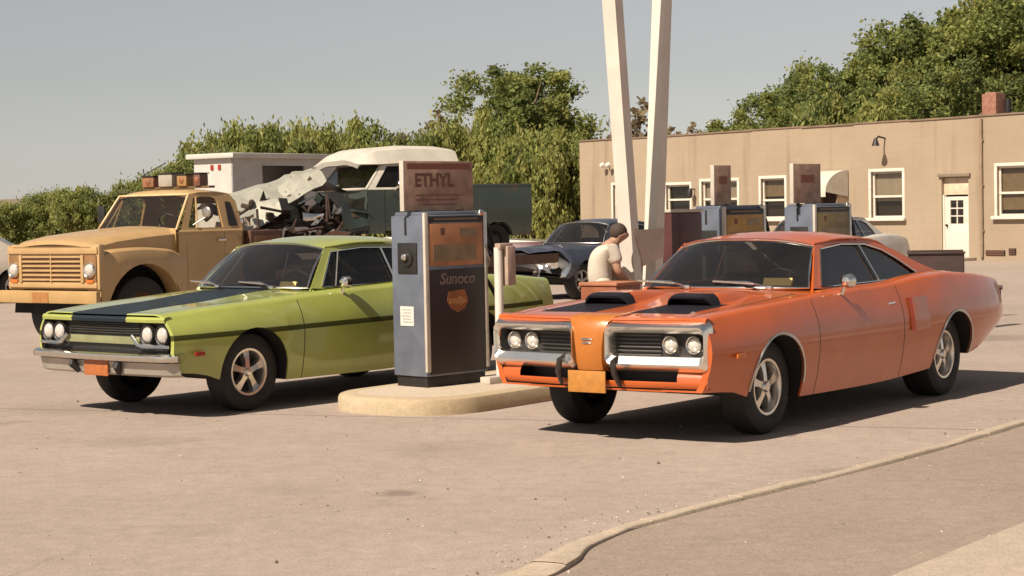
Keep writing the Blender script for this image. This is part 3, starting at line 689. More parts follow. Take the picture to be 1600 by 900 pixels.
for i, p in enumerate(fk):
    t = (fk[min(i + 1, len(fk) - 1)] - fk[max(i - 1, 0)]).normalized(); nn = Vector((-t.y, t.x))
    fan = 1 + 1.6 * max(0, min(1, (9.2 - p.y) / 1.2)); wob = fan * (1 + .22 * noise.noise(Vector((p.x * 2.3, p.y * 2.3, 0)))); hz_ = .009 * noise.noise(Vector((p.x * 3, p.y * 3, 5)))
    rows.append([Vector((p.x - nn.x * a * wob, p.y - nn.y * a * wob, z + (hz_ if z > 0 else 0))) for a, z in prof])
kb_ = MB()
for i in range(0, len(rows) - 1, 6):
    seg = rows[i:i + 7]; a_ = seg[-2]; seg = seg[:-1] + [[p.lerp(q, .93) for p, q in zip(a_, seg[-1])]]; dz = rnd.uniform(-.005, .005); kb_.grid([[Vector((p.x, p.y, p.z + (dz if p.z > 0 else 0))) for p in r_] for r_ in seg])
    for e in (seg[0], seg[-1]): kb_.add(e, [tuple(range(len(e)))])
tag(kb_.build('kerb', KERBM, ang=60), kind='structure')
rd = MB(); pts = [(p.x, p.y) for p in fk] + [(-3.2, 4), (60, 4), (60, 30.5)]
rd.add([(x, y, .004) for x, y in pts], [tuple(range(len(pts)))]); tag(rd.build('road', ROADM, smooth=False), kind='structure')
sw_ = MB(); a0, a1 = Vector((1.466, 7.42)), Vector((10.56, 19.92)); dd = (a1 - a0).normalized(); nn = Vector((dd.y, -dd.x))
rows = []
for u in np.linspace(-3, 16, 40):
    p = a0 + dd * u
    rows.append([Vector((p.x + nn.x * o, p.y + nn.y * o, z)) for o, z in ((0, -.01), (.004, .10), (.03, .12), (3.5, .122), (3.52, -.01))])
tag(sw_.grid(rows).build('sidewalk', WALKM, ang=30), kind='structure')
# loose grit and pebbles on the lot
gv = MB()
for k in range(900):
    if k % 3: x, y = rnd.uniform(-4.5, 4.5), rnd.uniform(8, 22)
    else:
        p = rnd.choice(fk[:-12]); x, y = p.x + rnd.gauss(-.12, .14), p.y + rnd.gauss(0, .2)
    r_ = rnd.uniform(.003, .008) * (1 if rnd.random() < .93 else 1.9); a = rnd.uniform(0, 6.28); q = [(math.cos(a + i * 1.57) * r_ * rnd.uniform(.7, 1.3) + x, math.sin(a + i * 1.57) * r_ * rnd.uniform(.7, 1.3) + y, .003) for i in range(4)]
    gv.add(q + [(x, y, .003 + r_ * rnd.uniform(.7, 1.2))], [(0, 1, 4), (1, 2, 4), (2, 3, 4), (3, 0, 4)], 0 if rnd.random() < .65 else 1)
tag(gv.build('gravel', [mat('dark_grit', (.12, .09, .07), .9), mat('pale_grit', (.48, .42, .35), .9)], smooth=False), 'scattered loose grit and pebbles on the forecourt', 'gravel', kind='stuff')
# distant low hill on the left
rows = []
for i, x in enumerate(np.linspace(-420, 420, 60)):
    h = 9 + 4 * noise.noise(Vector((x * .008, 3, 0))) + 1.2 * noise.noise(Vector((x * .05, 3, 0)))
    rows.append([Vector((x, 640, -1)), Vector((x, 700, h * .7)), Vector((x, 800, h)), Vector((x, 1000, -1))])
tag(MB().grid(rows).build('hills', mat('dry_hill', (.20, .15, .10), .9, 0, .2, .02)), kind='structure')

# ================================================================== PUMP ISLAND
AXD = Vector((.6, .8, 0)); LTD = Vector((.8, -.6, 0)); IC = Vector((-.40, 15.83, 0))
def isl(t, l, z=0): return IC + AXD * t + LTD * l + Vector((0, 0, z))
def roundrect(t0, t1, hw, r0, r1):
    o = []
    for (ct, cl, r, a0) in ((t1 - r1, hw - r1, r1, 0), (t0 + r0, hw - r0, r0, 90), (t0 + r0, -hw + r0, r0, 180), (t1 - r1, -hw + r1, r1, 270)):
        for k in range(10): a = R(a0 + 10 * k); o.append((ct + r * math.cos(a), cl + r * math.sin(a)))
    return o
# (t is the long axis, so angle 0 points along +t)
base_ = roundrect(-1.22, 9.5, .68, .55, .2)
def ringat(ins, z): return [isl(t, l, z) for t, l in roundrect(-1.22 + ins, 9.5 - ins, .68 - ins, .55 - ins, max(.02, .2 - ins))]
ib = MB(); ib.grid([ringat(-.004, -.03), ringat(-.004, .02), ringat(.0, .10), ringat(.012, .124), ringat(.035, .132), ringat(.16, .133)], 0, closed=True)
top_ = ringat(.16, .133); o0 = len(ib.v); ib.add(top_, [tuple(range(len(top_)))], 1)
ISL_M = ground_mat('island_yellow_paint_worn', (.40, .315, .20), (.36, .265, .15), (.50, .42, .31), 2.6, .6, crack=0)
ISL_T = ground_mat('island_concrete_top', (.46, .375, .28), (.42, .34, .25), (.52, .43, .33), 2.0, .3, crack=0)
tag(ib.build('pump_island', [ISL_M, ISL_T], ang=40), 'long raised concrete pump island with worn yellow painted kerb', 'pump island')

STEEL_B = mat('faded_blue_enamel', (.115, .128, .160), .45, .1, .18, 5, .03)
MAROON = mat('dark_maroon_panel', (.014, .007, .007), .5, 0, .3, 5)
DISP = mat('amber_display_panel', (.34, .15, .065), .55, 0, .25, 5)
DISP2 = mat('olive_display_window', (.20, .14, .075), .4, 0, .25, 8)
SIGNB = mat('brown_sign_board', (.30, .19, .135), .7, 0, .3, 11)
INK = mat('dark_red_ink', (.14, .065, .042), .7, 0, .1, 9); INK2 = mat('faded_red_ink', (.20, .07, .045), .7, 0, .1, 9)
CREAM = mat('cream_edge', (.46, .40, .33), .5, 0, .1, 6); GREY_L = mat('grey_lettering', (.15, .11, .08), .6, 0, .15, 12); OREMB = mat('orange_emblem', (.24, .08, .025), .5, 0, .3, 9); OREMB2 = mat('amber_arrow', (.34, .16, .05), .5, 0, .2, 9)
PAPER = mat('white_notice_paper', (.54, .51, .46), .8, 0, .08, 20)
def rotM(p, xa, ya): # columns: text x axis, text y axis
    x_, y_ = Vector(xa), Vector(ya); z_ = x_.cross(y_); return Matrix(((x_.x, y_.x, z_.x, p[0]), (x_.y, y_.y, z_.y, p[1]), (x_.z, y_.z, z_.z, p[2]), (0, 0, 0, 1)))
def make_pump(label, loc, yaw, face=MAROON, disp=DISP, sign=(.80, 0, .42), full=True, group=None, end=STEEL_B):
    L, D, H = .72, .42, 1.47
    r = thing('fuel_pump', label, 'fuel pump', loc, yaw, group)
    MB().box((0, 0, .05), (L - .04, D - .04, .10), 0, bev=.006).build('plinth', BLACK, r)
    c = MB(); c.box((0, 0, .77), (L, D, 1.36), 0, bev=.018); c.box((0, 0, 1.455), (L - .05, D - .04, .05), 0, bev=.02); c.build('cabinet', end, r)
    f = D / 2
    for sg in (1, -1):
        p = MB(); p.box((-.005, sg * (f + .004), .55), (L - .07, .016, .88), 0, bev=.004); p.build('face_panel', face, r)
        dp = MB(); dp.box((0, sg * (f + .003), 1.20), (L - .10, .018, .36), 0, bev=.004)
        dp.box((0, sg * (f + .008), 1.415), (L - .10, .012, .05), 1, bev=.003)
        dp.box((.02, sg * (f + .0125), 1.13), (L - .22, .004, .14), 2); dp.box((.16, sg * (f + .0125), 1.31), (.05, .004, .06), 3); dp.box((-.14, sg * (f + .0125), 1.30), (.20, .004, .07), 2)
        dp = dp.build('display', [disp, BLACK, DISP2, INK], r)
        bnd = MB()
        bnd.box((0, sg * (f + .0152), 1.415), (.50, .002, .016), 0)
        bnd.build('label_band', GREY_L, dp)
        for sx_ in ((1, -1) if sg > 0 else (-1,)):
            t_ = MB(); t_.box((sx_ * (L / 2 - .018), sg * (f - .002), .80), (.045, .03, 1.34), 0, bev=.008); t_.build('corner_trim', CREAM if sx_ > 0 else DCHROME, r)
    # blending dial, coin slot line and notice on the front end
    x = L / 2
    d_ = MB(); d_.box((x + .004, .0, 1.09), (.014, .24, .26), 0, bev=.006); d_ = d_.build('dial_plate', BLACK, r)
    k_ = MB(); k_.lathe([(.075, .0), (.075, .012), (.05, .016), (.001, .016)], Matrix.Translation((x + .010, 0, 1.09)), 24, 1, 'X'); k_.lathe([(.032, .016), (.03, .04), (.022, .048), (.001, .050)], Matrix.Translation((x + .010, 0, 1.10)), 18, 0, 'X'); k_.build('dial', [CHROME, DALU], d_)
    s_ = MB(); s_.box((x + .002, -.02, 1.36), (.010, .022, .15), 0, bev=.003); s_.build('slot', BLACK, r)
    if full:
        n_ = MB(); n_.box((x + .002, -.02, .60), (.008, .17, .165), 0)
        for k in range(5): n_.box((x + .0068, -.02 + .01 * math.sin(k * 2.1), .655 - k * .026), (.002, .12 - .02 * (k % 2), .007), 1)
        n_.build('notice', [PAPER, mat('grey_print', (.33, .31, .30), .8)], r)
        y_ = f + .0125
        tx = MB(); text_mb(tx, 'Sunoco', .135, rotM((0, y_, .905), (-1, 0, 0), (0, 0, 1)), 0, .0015, .002, .25); tx.build('lettering', GREY_L, r, smooth=False)
        em = MB(); em.prism([(.125, .72), (.105, .80), (-.08, .815), (-.12, .72), (-.085, .655), (.0, .62), (.08, .655)], y_ - .002, y_ + .002, 0)
        em.prism([(.10, .695), (-.02, .695), (-.02, .672), (-.10, .715), (-.02, .762), (-.02, .738), (.10, .738)], y_ + .002, y_ + .004, 1); em.build('emblem', [OREMB, OREMB2], r, smooth=False)
    # hose and nozzle on the far end
    x = -L / 2
    h = MB(); cpts = [(x + .02, .10, 1.38), (x - .10, .12, 1.36), (x - .17, .14, 1.1), (x - .19, .16, .7), (x - .22, .17, .36), (x - .30, .15, .22), (x - .34, .10, .36), (x - .28, .05, .7), (x - .13, .03, .92)]
    pts = []
    for i in range(len(cpts) - 1):
        p0, p1, p2, p3 = (Vector(cpts[max(0, min(len(cpts) - 1, i + o))]) for o in (-1, 0, 1, 2))
        for u in np.linspace(0, 1, 6, endpoint=False): pts.append(.5 * ((2 * p1) + (p2 - p0) * u + (2 * p0 - 5 * p1 + 4 * p2 - p3) * u * u + (3 * p1 - p0 - 3 * p2 + p3) * u ** 3))
    pts.append(Vector(cpts[-1])); h.tube(pts, .019, 8); h.build('hose', RUBBER, r)
    nb = MB(); nb.box((x - .045, .06, .98), (.09, .14, .30), 0, bev=.015); nb = nb.build('nozzle_holster', mat('dark_red_boot', (.07, .018, .010), .5), r)
    nz = MB(); nz.tube([(x - .13, .03, .92), (x - .12, .05, 1.02), (x - .08, .08, 1.14)], [.022, .028, .02], 8); nz.tube([(x - .15, .05, .96), (x - .17, .07, 1.04), (x - .12, .09, 1.12)], .009, 6); nz.build('nozzle', DCHROME, nb)
    kb = MB(); kb.lathe([(.03, 0), (.034, .02), (.02, .045), (.001, .05)], Matrix.Translation((x + .05, f - .01, 1.44)), 14); kb.build('top_knob', CHROME, r)
    if sign:
        l_, ox, hh = sign; z0 = H + .02
        b_ = MB(); b_.box((ox, 0, z0 + hh / 2), (l_, .045, hh), 0, bev=.004); b_.box((ox + l_ / 2 + .006, 0, z0 + hh / 2), (.016, .05, hh + .006), 1, bev=.003)  # cream end strip paints in the board's sunlit edge
        for q in (-.3, .3): b_.box((ox + l_ * q, 0, H + .005), (.03, .03, .05), 2)
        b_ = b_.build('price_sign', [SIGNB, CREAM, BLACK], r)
        if full:
            t_ = MB(); y_ = .0245; t_.box((ox, y_, z0 + hh - .045), (l_ * .92, .002, .05), 1)
            text_mb(t_, 'ETHYL', .155, rotM((ox + .06, y_, z0 + hh * .60), (-1, 0, 0), (0, 0, 1)), 0, .001, .006)
            for k in range(3): t_.box((ox + .04 * (k % 2), y_, z0 + .13 - .04 * k), (l_ * (.7 - .1 * k), .002, .010), 1)
            t_.build('sign_lettering', [INK, INK2], b_, smooth=False)
        else:
            t_ = MB(); t_.box((ox, .0245, z0 + hh * .62), (l_ * .5, .002, hh * .2), 0); t_.build('sign_panel', INK2, b_)
    return r
PYAW = R(-135)
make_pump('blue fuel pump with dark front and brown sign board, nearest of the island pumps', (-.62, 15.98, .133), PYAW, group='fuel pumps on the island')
OCH = mat('ochre_panel', (.34, .185, .045), .5, 0, .2, 6); OLV = mat('olive_panel', (.16, .12, .05), .5, 0, .25, 6)
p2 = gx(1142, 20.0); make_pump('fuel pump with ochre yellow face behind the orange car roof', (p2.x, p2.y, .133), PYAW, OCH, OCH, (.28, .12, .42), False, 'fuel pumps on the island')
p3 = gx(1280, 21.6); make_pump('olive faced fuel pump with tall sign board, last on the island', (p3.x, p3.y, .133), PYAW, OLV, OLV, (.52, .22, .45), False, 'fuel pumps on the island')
# maroon cabinet beside them
mc = gx(1066, 19.2); r_ = thing('vending_cabinet', 'tall dark maroon cabinet standing right of the white sign pole', 'cabinet', (mc.x, mc.y, .133), PYAW)
MB().box((0, 0, .72), (.36, .30, 1.40), 0, bev=.02).build('cabinet_body', mat('maroon_enamel', (.075, .022, .018), .4, 0, .2, 5), r_); MB().box((0, 0, 1.435), (.38, .32, .03), 0, bev=.006).build('cabinet_top', CREAM, r_)
q_ = MB(); q_.box((-.02, .154, .95), (.22, .012, .34), 0, bev=.004); q_.build('front_panel', MAROON, r_)
# white guard post with box
gp = gx(783, 16.05) + Vector((0, 0, .133)); r_ = thing('guard_post', 'slim white painted pipe post standing right behind the near pump', 'post', gp, PYAW)
q_ = MB(); q_.tube([(0, 0, 0), (0, 0, 1.16)], .038, 14); q_.lathe([(.07, 0), (.07, .012), (.04, .02)], None, 16); q_.build('pipe', WHITE, r_)
q_ = MB(); q_.box((-.09, .03, 1.0), (.10, .09, .34), 0, bev=.012); q_.box((-.05, .02, 1.17), (.16, .07, .05), 0, bev=.01); q_.build('junction_box', mat('pinkish_grey_paint', (.36, .26, .20), .6, 0, .15, 6), r_)
q_ = MB(); q_.box((.12, .06, .03), (.26, .12, .06), 0, bev=.01); q_.build('foot', CREAM, r_)
# V shaped sign pole
vp = gx(1004, 18.5); VY = math.atan2(.8, .6); r_ = thing('sign_pole', 'tall white V shaped steel sign pole rising behind the orange car', 'sign pole', (vp.x, vp.y, .133), VY)
def leg(x0, x1, zt, yy=0):
    q = MB(); w0 = .075
    vsq = []
    for z, x in ((0, x0), (zt, x1)):
        for a in ((1, 1), (-1, 1), (-1, -1), (1, -1)): vsq.append((x + a[0] * w0 * .9, yy + a[1] * w0, z))
    q.add(vsq, [(0, 1, 2, 3), (4, 5, 6, 7)] + [(i, (i + 1) % 4, 4 + (i + 1) % 4, 4 + i) for i in range(4)])
    return q.build('leg', mat('white_pole_paint', (.58, .51, .44), .45, 0, .10, 2.5, .04), r_, smooth=False)
PXM = 2910 / 18.5
lx = lambda z: ((980 - 9.4 * (z - 1.63)) - 1004) / (.62 * PXM); rx = lambda z: ((1030 + 8.4 * (z - 1.63)) - 1004) / (.56 * PXM)
leg(lx(0), lx(7), 7); leg(rx(0), rx(7), 7)
q_ = MB(); q_.prism([(lx(1.26) - .03, 1.26), (rx(1.26) + .06, 1.26), (rx(.92) + .07, .98), (lx(.9) + .1, .90)], -.085, -.060); q_.build('gusset_plate', mat('pink_white_plate', (.46, .34, .27), .6, 0, .12, 6), r_, smooth=False)
# brown service cabinet
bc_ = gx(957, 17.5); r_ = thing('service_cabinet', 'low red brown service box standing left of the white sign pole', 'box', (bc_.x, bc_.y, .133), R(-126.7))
q_ = MB(); q_.box((0, 0, .38), (.42, .40, .76), 0, bev=.012); q_.build('box_body', mat('red_brown_paint', (.24, .075, .032), .55, 0, .2, 6), r_); q_ = MB(); q_.box((0, 0, .772), (.45, .43, .03), 0, bev=.008); q_.build('box_lid', mat('red_brown_lit_top', (.36, .14, .07), .6, 0, .15, 6), r_)  # lid painted lighter, the lit top put into its colour

# ================================================================== BUILDING
BO = Vector((2.35, 62.5, 0)); BD = Vector((.622, -.783, 0)).normalized(); BN = Vector((-.783, -.622, 0)).normalized()   # BN faces the forecourt
BYAW = math.atan2(BD.y, BD.x)
def wall(px, py):
    k = ray(px, py); rr_ = k.x / k.y; s = (BO.y * rr_ - BO.x) / (BD.x - BD.y * rr_); dep = BO.y + BD.y * s
    return s, CH + k.z / k.y * dep
bld = thing('brick_building', 'long low tan stucco station building with flat roof behind the pumps', 'building', BO, BYAW)
# local: x along wall, y = depth away from the camera (+), z up
m, n, b = newmat('tan_stucco_block'); tc = N(n, 'ShaderNodeTexCoord'); mp = N(n, 'ShaderNodeMapping'); mp.inputs['Rotation'].default_value = (R(90), 0, 0); n.links.new(tc.outputs['Object'], mp.inputs[0])
bt = N(n, 'ShaderNodeTexBrick'); n.links.new(mp.outputs[0], bt.inputs[0]); bt.inputs['Scale'].default_value = 1.0; bt.inputs['Brick Width'].default_value = .42; bt.inputs['Row Height'].default_value = .2; bt.inputs['Mortar Size'].default_value = .008
bt.inputs['Color1'].default_value = (.315, .245, .170, 1); bt.inputs['Color2'].default_value = (.328, .255, .177, 1); bt.inputs['Mortar'].default_value = (.295, .228, .158, 1)
st = ramp(n, noiset(n, .5, 5, .6), .35, .75); c = mixc(n, mathn(n, 'MULTIPLY', st, .65), bt.outputs[0], (.25, .185, .122)); st2 = ramp(n, noiset(n, 6, 5, .6), .3, .7); c = mixc(n, mathn(n, 'MULTIPLY', st2, .25), c, (.375, .285, .19))
mp2 = N(n, 'ShaderNodeMapping'); mp2.inputs['Scale'].default_value = (2.4, 1, .16); n.links.new(tc.outputs['Object'], mp2.inputs[0]); strk = ramp(n, noiset(n, 1.0, 5, .6, vec=mp2.outputs[0]), .55, .75); c = mixc(n, mathn(n, 'MULTIPLY', strk, .6), c, (.17, .125, .085))
n.links.new(c, b.inputs['Base Color']); b.inputs['Roughness'].default_value = .9; WALLM = m
HW = 3.83; SL = 24.0; DP = 9.0
ops = []     # openings x0,x1,z0,z1
def opening(px0, py0, px1, py1):
    s0, zt = wall(px0, py0); s1, _ = wall(px1, py0); _, zb = wall((px0 + px1) / 2, py1); _, zt = wall((px0 + px1) / 2, py0)
    return (s0, s1, zb, zt)
win_px = [(958, 289, 990, 345), (1041, 289, 1078, 330), (1096, 283, 1152, 334), (1189, 279, 1226, 341), (1361, 268, 1410, 340), (1558, 259, 1612, 337)]
wins = [opening(*q) for q in win_px]
door_o = opening(1471, 277, 1513, 404); door_o = (door_o[0], door_o[1], .0, door_o[3])
awn = opening(1282, 300, 1318, 395); awn = (awn[0], awn[1], .0, awn[3])
holes = sorted(wins + [door_o, awn])
xs_ = [0]
wl = MB()
def wq(x0, x1, z0, z1):
    if x1 - x0 > .001 and z1 - z0 > .001: wl.add([(x0, 0, z0), (x1, 0, z0), (x1, 0, z1), (x0, 0, z1)], [(0, 1, 2, 3)])
cur = 0
for (x0, x1, z0, z1) in holes:
    wq(cur, x0, 0, HW); wq(x0, x1, 0, z0); wq(x0, x1, z1, HW); cur = x1
    for (a, b_) in (((x0, z0), (x0, z1)), ((x0, z1), (x1, z1)), ((x1, z1), (x1, z0)), ((x1, z0), (x0, z0))):
        wl.add([(a[0], 0, a[1]), (b_[0], 0, b_[1]), (b_[0], .22, b_[1]), (a[0], .22, a[1])], [(0, 1, 2, 3)])
wq(cur, SL, 0, HW)
wl.add([(0, 0, 0), (0, DP, 0), (0, DP, HW), (0, 0, HW), (SL, 0, 0), (SL, DP, 0), (SL, DP, HW), (SL, 0, HW)], [(0, 1, 2, 3), (4, 7, 6, 5), (1, 5, 6, 2)])
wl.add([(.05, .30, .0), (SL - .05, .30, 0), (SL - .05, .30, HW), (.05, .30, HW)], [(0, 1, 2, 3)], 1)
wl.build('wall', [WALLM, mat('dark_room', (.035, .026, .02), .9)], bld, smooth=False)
rf = MB(); rf.box((SL / 2, DP / 2, HW - .06), (SL - .3, DP - .3, .1)); [rf.box((SL * (k + .5) / 12, .12 + rnd.uniform(-.01, .01), HW + .022 + rnd.uniform(-.008, .012)), (SL / 12 - .004, .30, .045), 1, rot=Matrix.Rotation(rnd.uniform(-.003, .003), 3, 'Y')) for k in range(12)]; rf.box((.12, DP / 2 + .2, HW + .033), (.36, DP - .3, .066), 1, bev=.01); rf.build('roof', [mat('tar_roof', (.06, .05, .045), .9), mat('weathered_coping', (.19, .125, .085), .8, 0, .25, 2)], bld)
WF = mat('cream_window_paint', (.60, .54, .45), .6, 0, .08, 6); SHADE = mat('window_blind', (.62, .55, .45), .8, 0, .1, 4)
for wi, (x0, x1, z0, z1) in enumerate(wins):
    fr = MB(); t = .085; y0 = -.025
    for (a, b_, c_, d_) in ((x0 - t, x1 + t, z1, z1 + t), (x0 - t, x0, z0, z1), (x1, x1 + t, z0, z1)): fr.box(((a + b_) / 2, y0 + .05, (c_ + d_) / 2), (b_ - a, .10, d_ - c_), 0, bev=.008)
    zm_ = (z0 + z1) / 2 - .05
    for (a, b_, c_, d_, yy) in ((x0, x1, z0, z0 + .05, .12), (x0, x1, z1 - .05, z1, .09), (x0, x0 + .05, z0, z1, .11), (x1 - .05, x1, z0, z1, .11), (x0, x1, zm_ - .03, zm_ + .03, .10)): fr.box(((a + b_) / 2, yy, (c_ + d_) / 2), (b_ - a, .05, d_ - c_), 0)
    fr = fr.build('window', WF, bld)
    MB().box(((x0 + x1) / 2, -.045, z0 - .045), (x1 - x0 + .26, .17, .09), 0, bev=.012).build('sill', WF, fr)
    pn = MB(); pn.add([(x0, .13, z0), (x1, .13, z0), (x1, .13, z1), (x0, .13, z1)], [(0, 1, 2, 3)]); pn.build('pane', WGLASS, fr, smooth=False)
    if wi in (2, 4, 5, 3): 
        bl = MB(); lo = {2: .35, 4: .36, 5: .12, 3: .55}[wi]; bl.add([(x0, .17, z0 + (z1 - z0) * lo), (x1, .17, z0 + (z1 - z0) * lo), (x1, .17, z1), (x0, .17, z1)], [(0, 1, 2, 3)])
        bl.build('blind', SHADE if wi in (2, 4) else mat('tan_blind', (.38, .28, .17), .8), fr, smooth=False)
x0, x1, z0, z1 = door_o; dw = x1 - x0
dr = MB(); zt = z1 - .52
dr.box((x0 + dw / 2, .10, z0 + .5), (dw - .1, .05, .98), 0, bev=.006)
for k in (0, 1): dr.box((x0 + .05 + .09 + k * (dw - .28), .10, (z0 + .99 + zt) / 2), (.18, .05, zt - z0 - .99), 0)
dr.box((x0 + dw / 2, .10, zt - .05), (dw - .46, .05, .1), 0)
dr = dr.build('door', mat('white_door_paint', (.58, .53, .45), .5, 0, .06, 5), bld)
pn = MB(); pn.add([(x0 + .2, .105, z0 + .99), (x1 - .2, .105, z0 + .99), (x1 - .2, .105, zt - .1), (x0 + .2, .105, zt - .1)], [(0, 1, 2, 3)]); pn.build('door_pane', WGLASS, dr, smooth=False)
mu = MB(); mu.box(((x0 + x1) / 2, .095, (z0 + .99 + zt - .1) / 2), (.03, .02, zt - z0 - 1.1), 0)
for q in (.33, .66): mu.box(((x0 + x1) / 2, .0945, z0 + .99 + (zt - 1.09 - z0) * q), (dw - .42, .018, .03), 0)
mu.build('muntin', WF, dr); hn = MB(); hn.lathe([(.02, .06), (.035, .03), (.03, .0), (.001, -.01)], Matrix.Translation((x0 + .13, .06, z0 + .95)) @ Matrix.Rotation(math.pi, 4, 'Z'), 12, 0, 'Y'); hn.build('handle', BLACK, dr)
tm = MB(); tm.box(((x0 + x1) / 2, .14, z1 - .24), (dw, .06, .46), 0, bev=.004); tm.build('transom_panel', mat('cream_transom', (.55, .44, .31), .7), bld)
MB().box(((x0 + x1) / 2, -.02, z1 + .06), (dw + .16, .10, .09), 0, bev=.01).build('lintel', mat('grey_lintel', (.20, .15, .10), .8), bld)
MB().box(((x0 + x1) / 2, -.35, .04), (dw + .5, .75, .09), 0, bev=.01).build('door_step', KERBM, bld)
for xx in (x0 + .025, x1 - .025): MB().box((xx, .11, (z1 - .47) / 2), (.05, .12, z1 - .47), 0).build('door_frame', WF, bld)
# dark side door under a canvas awning
x0, x1, z0, z1 = awn
MB().box(((x0 + x1) / 2, .14, z1 / 2), (x1 - x0, .05, z1), 0).build('side_door', mat('dark_brown_door', (.05, .03, .02), .6), bld)
s0, zt_ = wall(1275, 267); s1, _ = wall(1326, 267); _, zb_ = wall(1300, 300)
rows = []; 
for k in range(9):
    a = math.pi / 2 * k / 8; rows.append([Vector((s0, -.04 - .95 * math.sin(a), zb_ + (zt_ - zb_) * math.cos(a) * .98)), Vector((s1, -.04 - .95 * math.sin(a), zb_ + (zt_ - zb_) * math.cos(a) * .98))])
aw = MB().grid(rows); aw.grid([[p + Vector((0, .012, -.015)) for p in r_] for r_ in rows[::-1]])
aw.grid([[rows[-1][0], rows[-1][1]], [rows[-1][0] - Vector((0, 0, .14)), rows[-1][1] - Vector((0, 0, .14))]])
for i in (0, 1): aw.add([Vector((r_[i].x + .003 * (1 if i else -1), r_[i].y, r_[i].z)) for r_ in rows] + [Vector((rows[0][i].x + .003 * (1 if i else -1), -.04, zb_ - .14)), ], [tuple(range(len(rows))) + (len(rows),)])
aw.build('awning', mat('white_canvas', (.50, .45, .37), .8, 0, .1, 3), bld, ang=25)
for xx in (s0 + .03, s1 - .03):
    wg = MB(); wg.prism([(-.03, zb_ + .05), (-.42, zb_ + .02), (-.95, .0), (-.03, .0)], xx - .02, xx + .02, 0, 'YZ'); wg.build('porch_side', mat('tan_porch_board', (.33, .24, .15), .8), bld)
# chimney, flue, downpipe, lamps, vents
sc0, zc1 = wall(1525, 150); sc1, _ = wall(1547, 150)
ch = MB(); ch.box(((sc0 + sc1) / 2, .45, (HW + zc1) / 2), (sc1 - sc0, .40, zc1 - HW + .1), 0); ch.box(((sc0 + sc1) / 2, .45, zc1 + .03), (sc1 - sc0 - .12, .3, .12), 1, bev=.01); ch.build('chimney', [mat('red_brick', (.26, .12, .08), .9, 0, .25, 9), mat('chimney_cap', (.30, .17, .11), .9)], bld, smooth=False)
fl_ = MB(); s_, z_ = wall(1553, 153); fl_.tube([(s_, .6, HW), (s_, .6, z_)], .09, 12); fl_.build('flue_pipe', BLACK, bld)
dp = MB(); s_, _ = wall(1535, 300); dp.tube([(s_, -.05, .1), (s_, -.05, HW - .05)], .045, 10)
for z in (.8, 2.0, 3.2): dp.box((s_, -.03, z), (.14, .04, .04))
dp.build('downpipe', mat('tan_downpipe', (.26, .18, .115), .7), bld)
s_, z_ = wall(1383, 219); lm = MB(); lm.tube([(s_, 0, z_ + .05), (s_, -.28, z_ + .10), (s_ + .02, -.42, z_ + .02)], .025, 8); lm.lathe([(.03, .08), (.06, .02), (.11, -.14), (.10, -.14), (.001, -.05)], Matrix.Translation((s_ + .03, -.44, z_ - .02)), 14); lm.build('wall_lamp', BLACK, bld)
s_, z_ = wall(1086, 301); lm = MB(); lm.tube([(s_, 0, z_ + .1), (s_, -.2, z_ + .12)], .02, 8); lm.lathe([(.04, .14), (.09, .05), (.07, -.14), (.001, -.18)], Matrix.Translation((s_, -.22, z_)), 12); lm.build('wall_lamp', BLACK, bld)
s_, z_ = wall(953, 258); lm = MB(); lm.tube([(s_, 0, z_), (s_, -.15, z_)], .03, 8)
for q in (-.14, .14): lm.lathe([(.001, -.1), (.06, -.08), (.09, .0), (.001, .01)], Matrix.Translation((s_ + q, -.2, z_)), 12, 0, 'Y')
lm.build('flood_light', WHITE, bld)
for (a, b_, c_, d_) in ((1541, 391, 1571, 399), (1577, 388, 1588, 398)):
    o_ = opening(a, b_, c_, d_); v_ = MB(); v_.box(((o_[0] + o_[1]) / 2, -.012, (o_[2] + o_[3]) / 2), (o_[1] - o_[0], .03, o_[3] - o_[2]), 0)
    for k in range(3): v_.box(((o_[0] + o_[1]) / 2, -.03, o_[2] + (o_[3] - o_[2]) * (k + .5) / 3), (o_[1] - o_[0] - .04, .012, .02), 1)
    v_.build('foundation_vent', [BLACK, mat('rusty_vent', (.16, .07, .035), .8)], bld)

# ================================================================== TAN FLATBED TRUCK
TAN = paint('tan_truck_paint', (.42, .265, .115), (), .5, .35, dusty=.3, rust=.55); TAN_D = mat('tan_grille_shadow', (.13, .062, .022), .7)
TYAW = R(-126); TXY = (-5.244, 23.54, 0)
tr = thing('flatbed_truck', 'tan flatbed truck with rounded hood and amber lights on its cab roof', 'truck', TXY, TYAW)
def arch_panel(mb, x0, x1, zlo, zhi, yfun, ax, az, R_, sgn, mi=0, nz=9):
    xs = sorted({round(ax + R_ * math.cos(math.pi * k / 16), 4) for k in range(17)} | {round(ax + R_ + .003, 4), round(ax - R_ - .003, 4)} | set(np.linspace(x0, x1, 12).round(3).tolist()))
    xs = [x for x in xs if x0 <= x <= x1]; rows = []
    for x in xs:
        lo = zlo
        if abs(x - ax) <= R_: lo = max(zlo, az + math.sqrt(max(0, R_ * R_ - (x - ax) ** 2)))
        hi = zhi(x)
        rows.append([Vector((x, sgn * (yfun(x, lo) - .22), lo)), Vector((x, sgn * (yfun(x, lo) - .012), lo))] + [Vector((x, sgn * yfun(x, lo + (hi - lo) * i / nz), lo + (hi - lo) * i / nz)) for i in range(nz + 1)])
    mb.grid(rows, mi); return rows
ftop = smooth_interp([(.68, 1.16), (.45, 1.225), (.0, 1.24), (-.45, 1.21), (-.80, 1.10)])
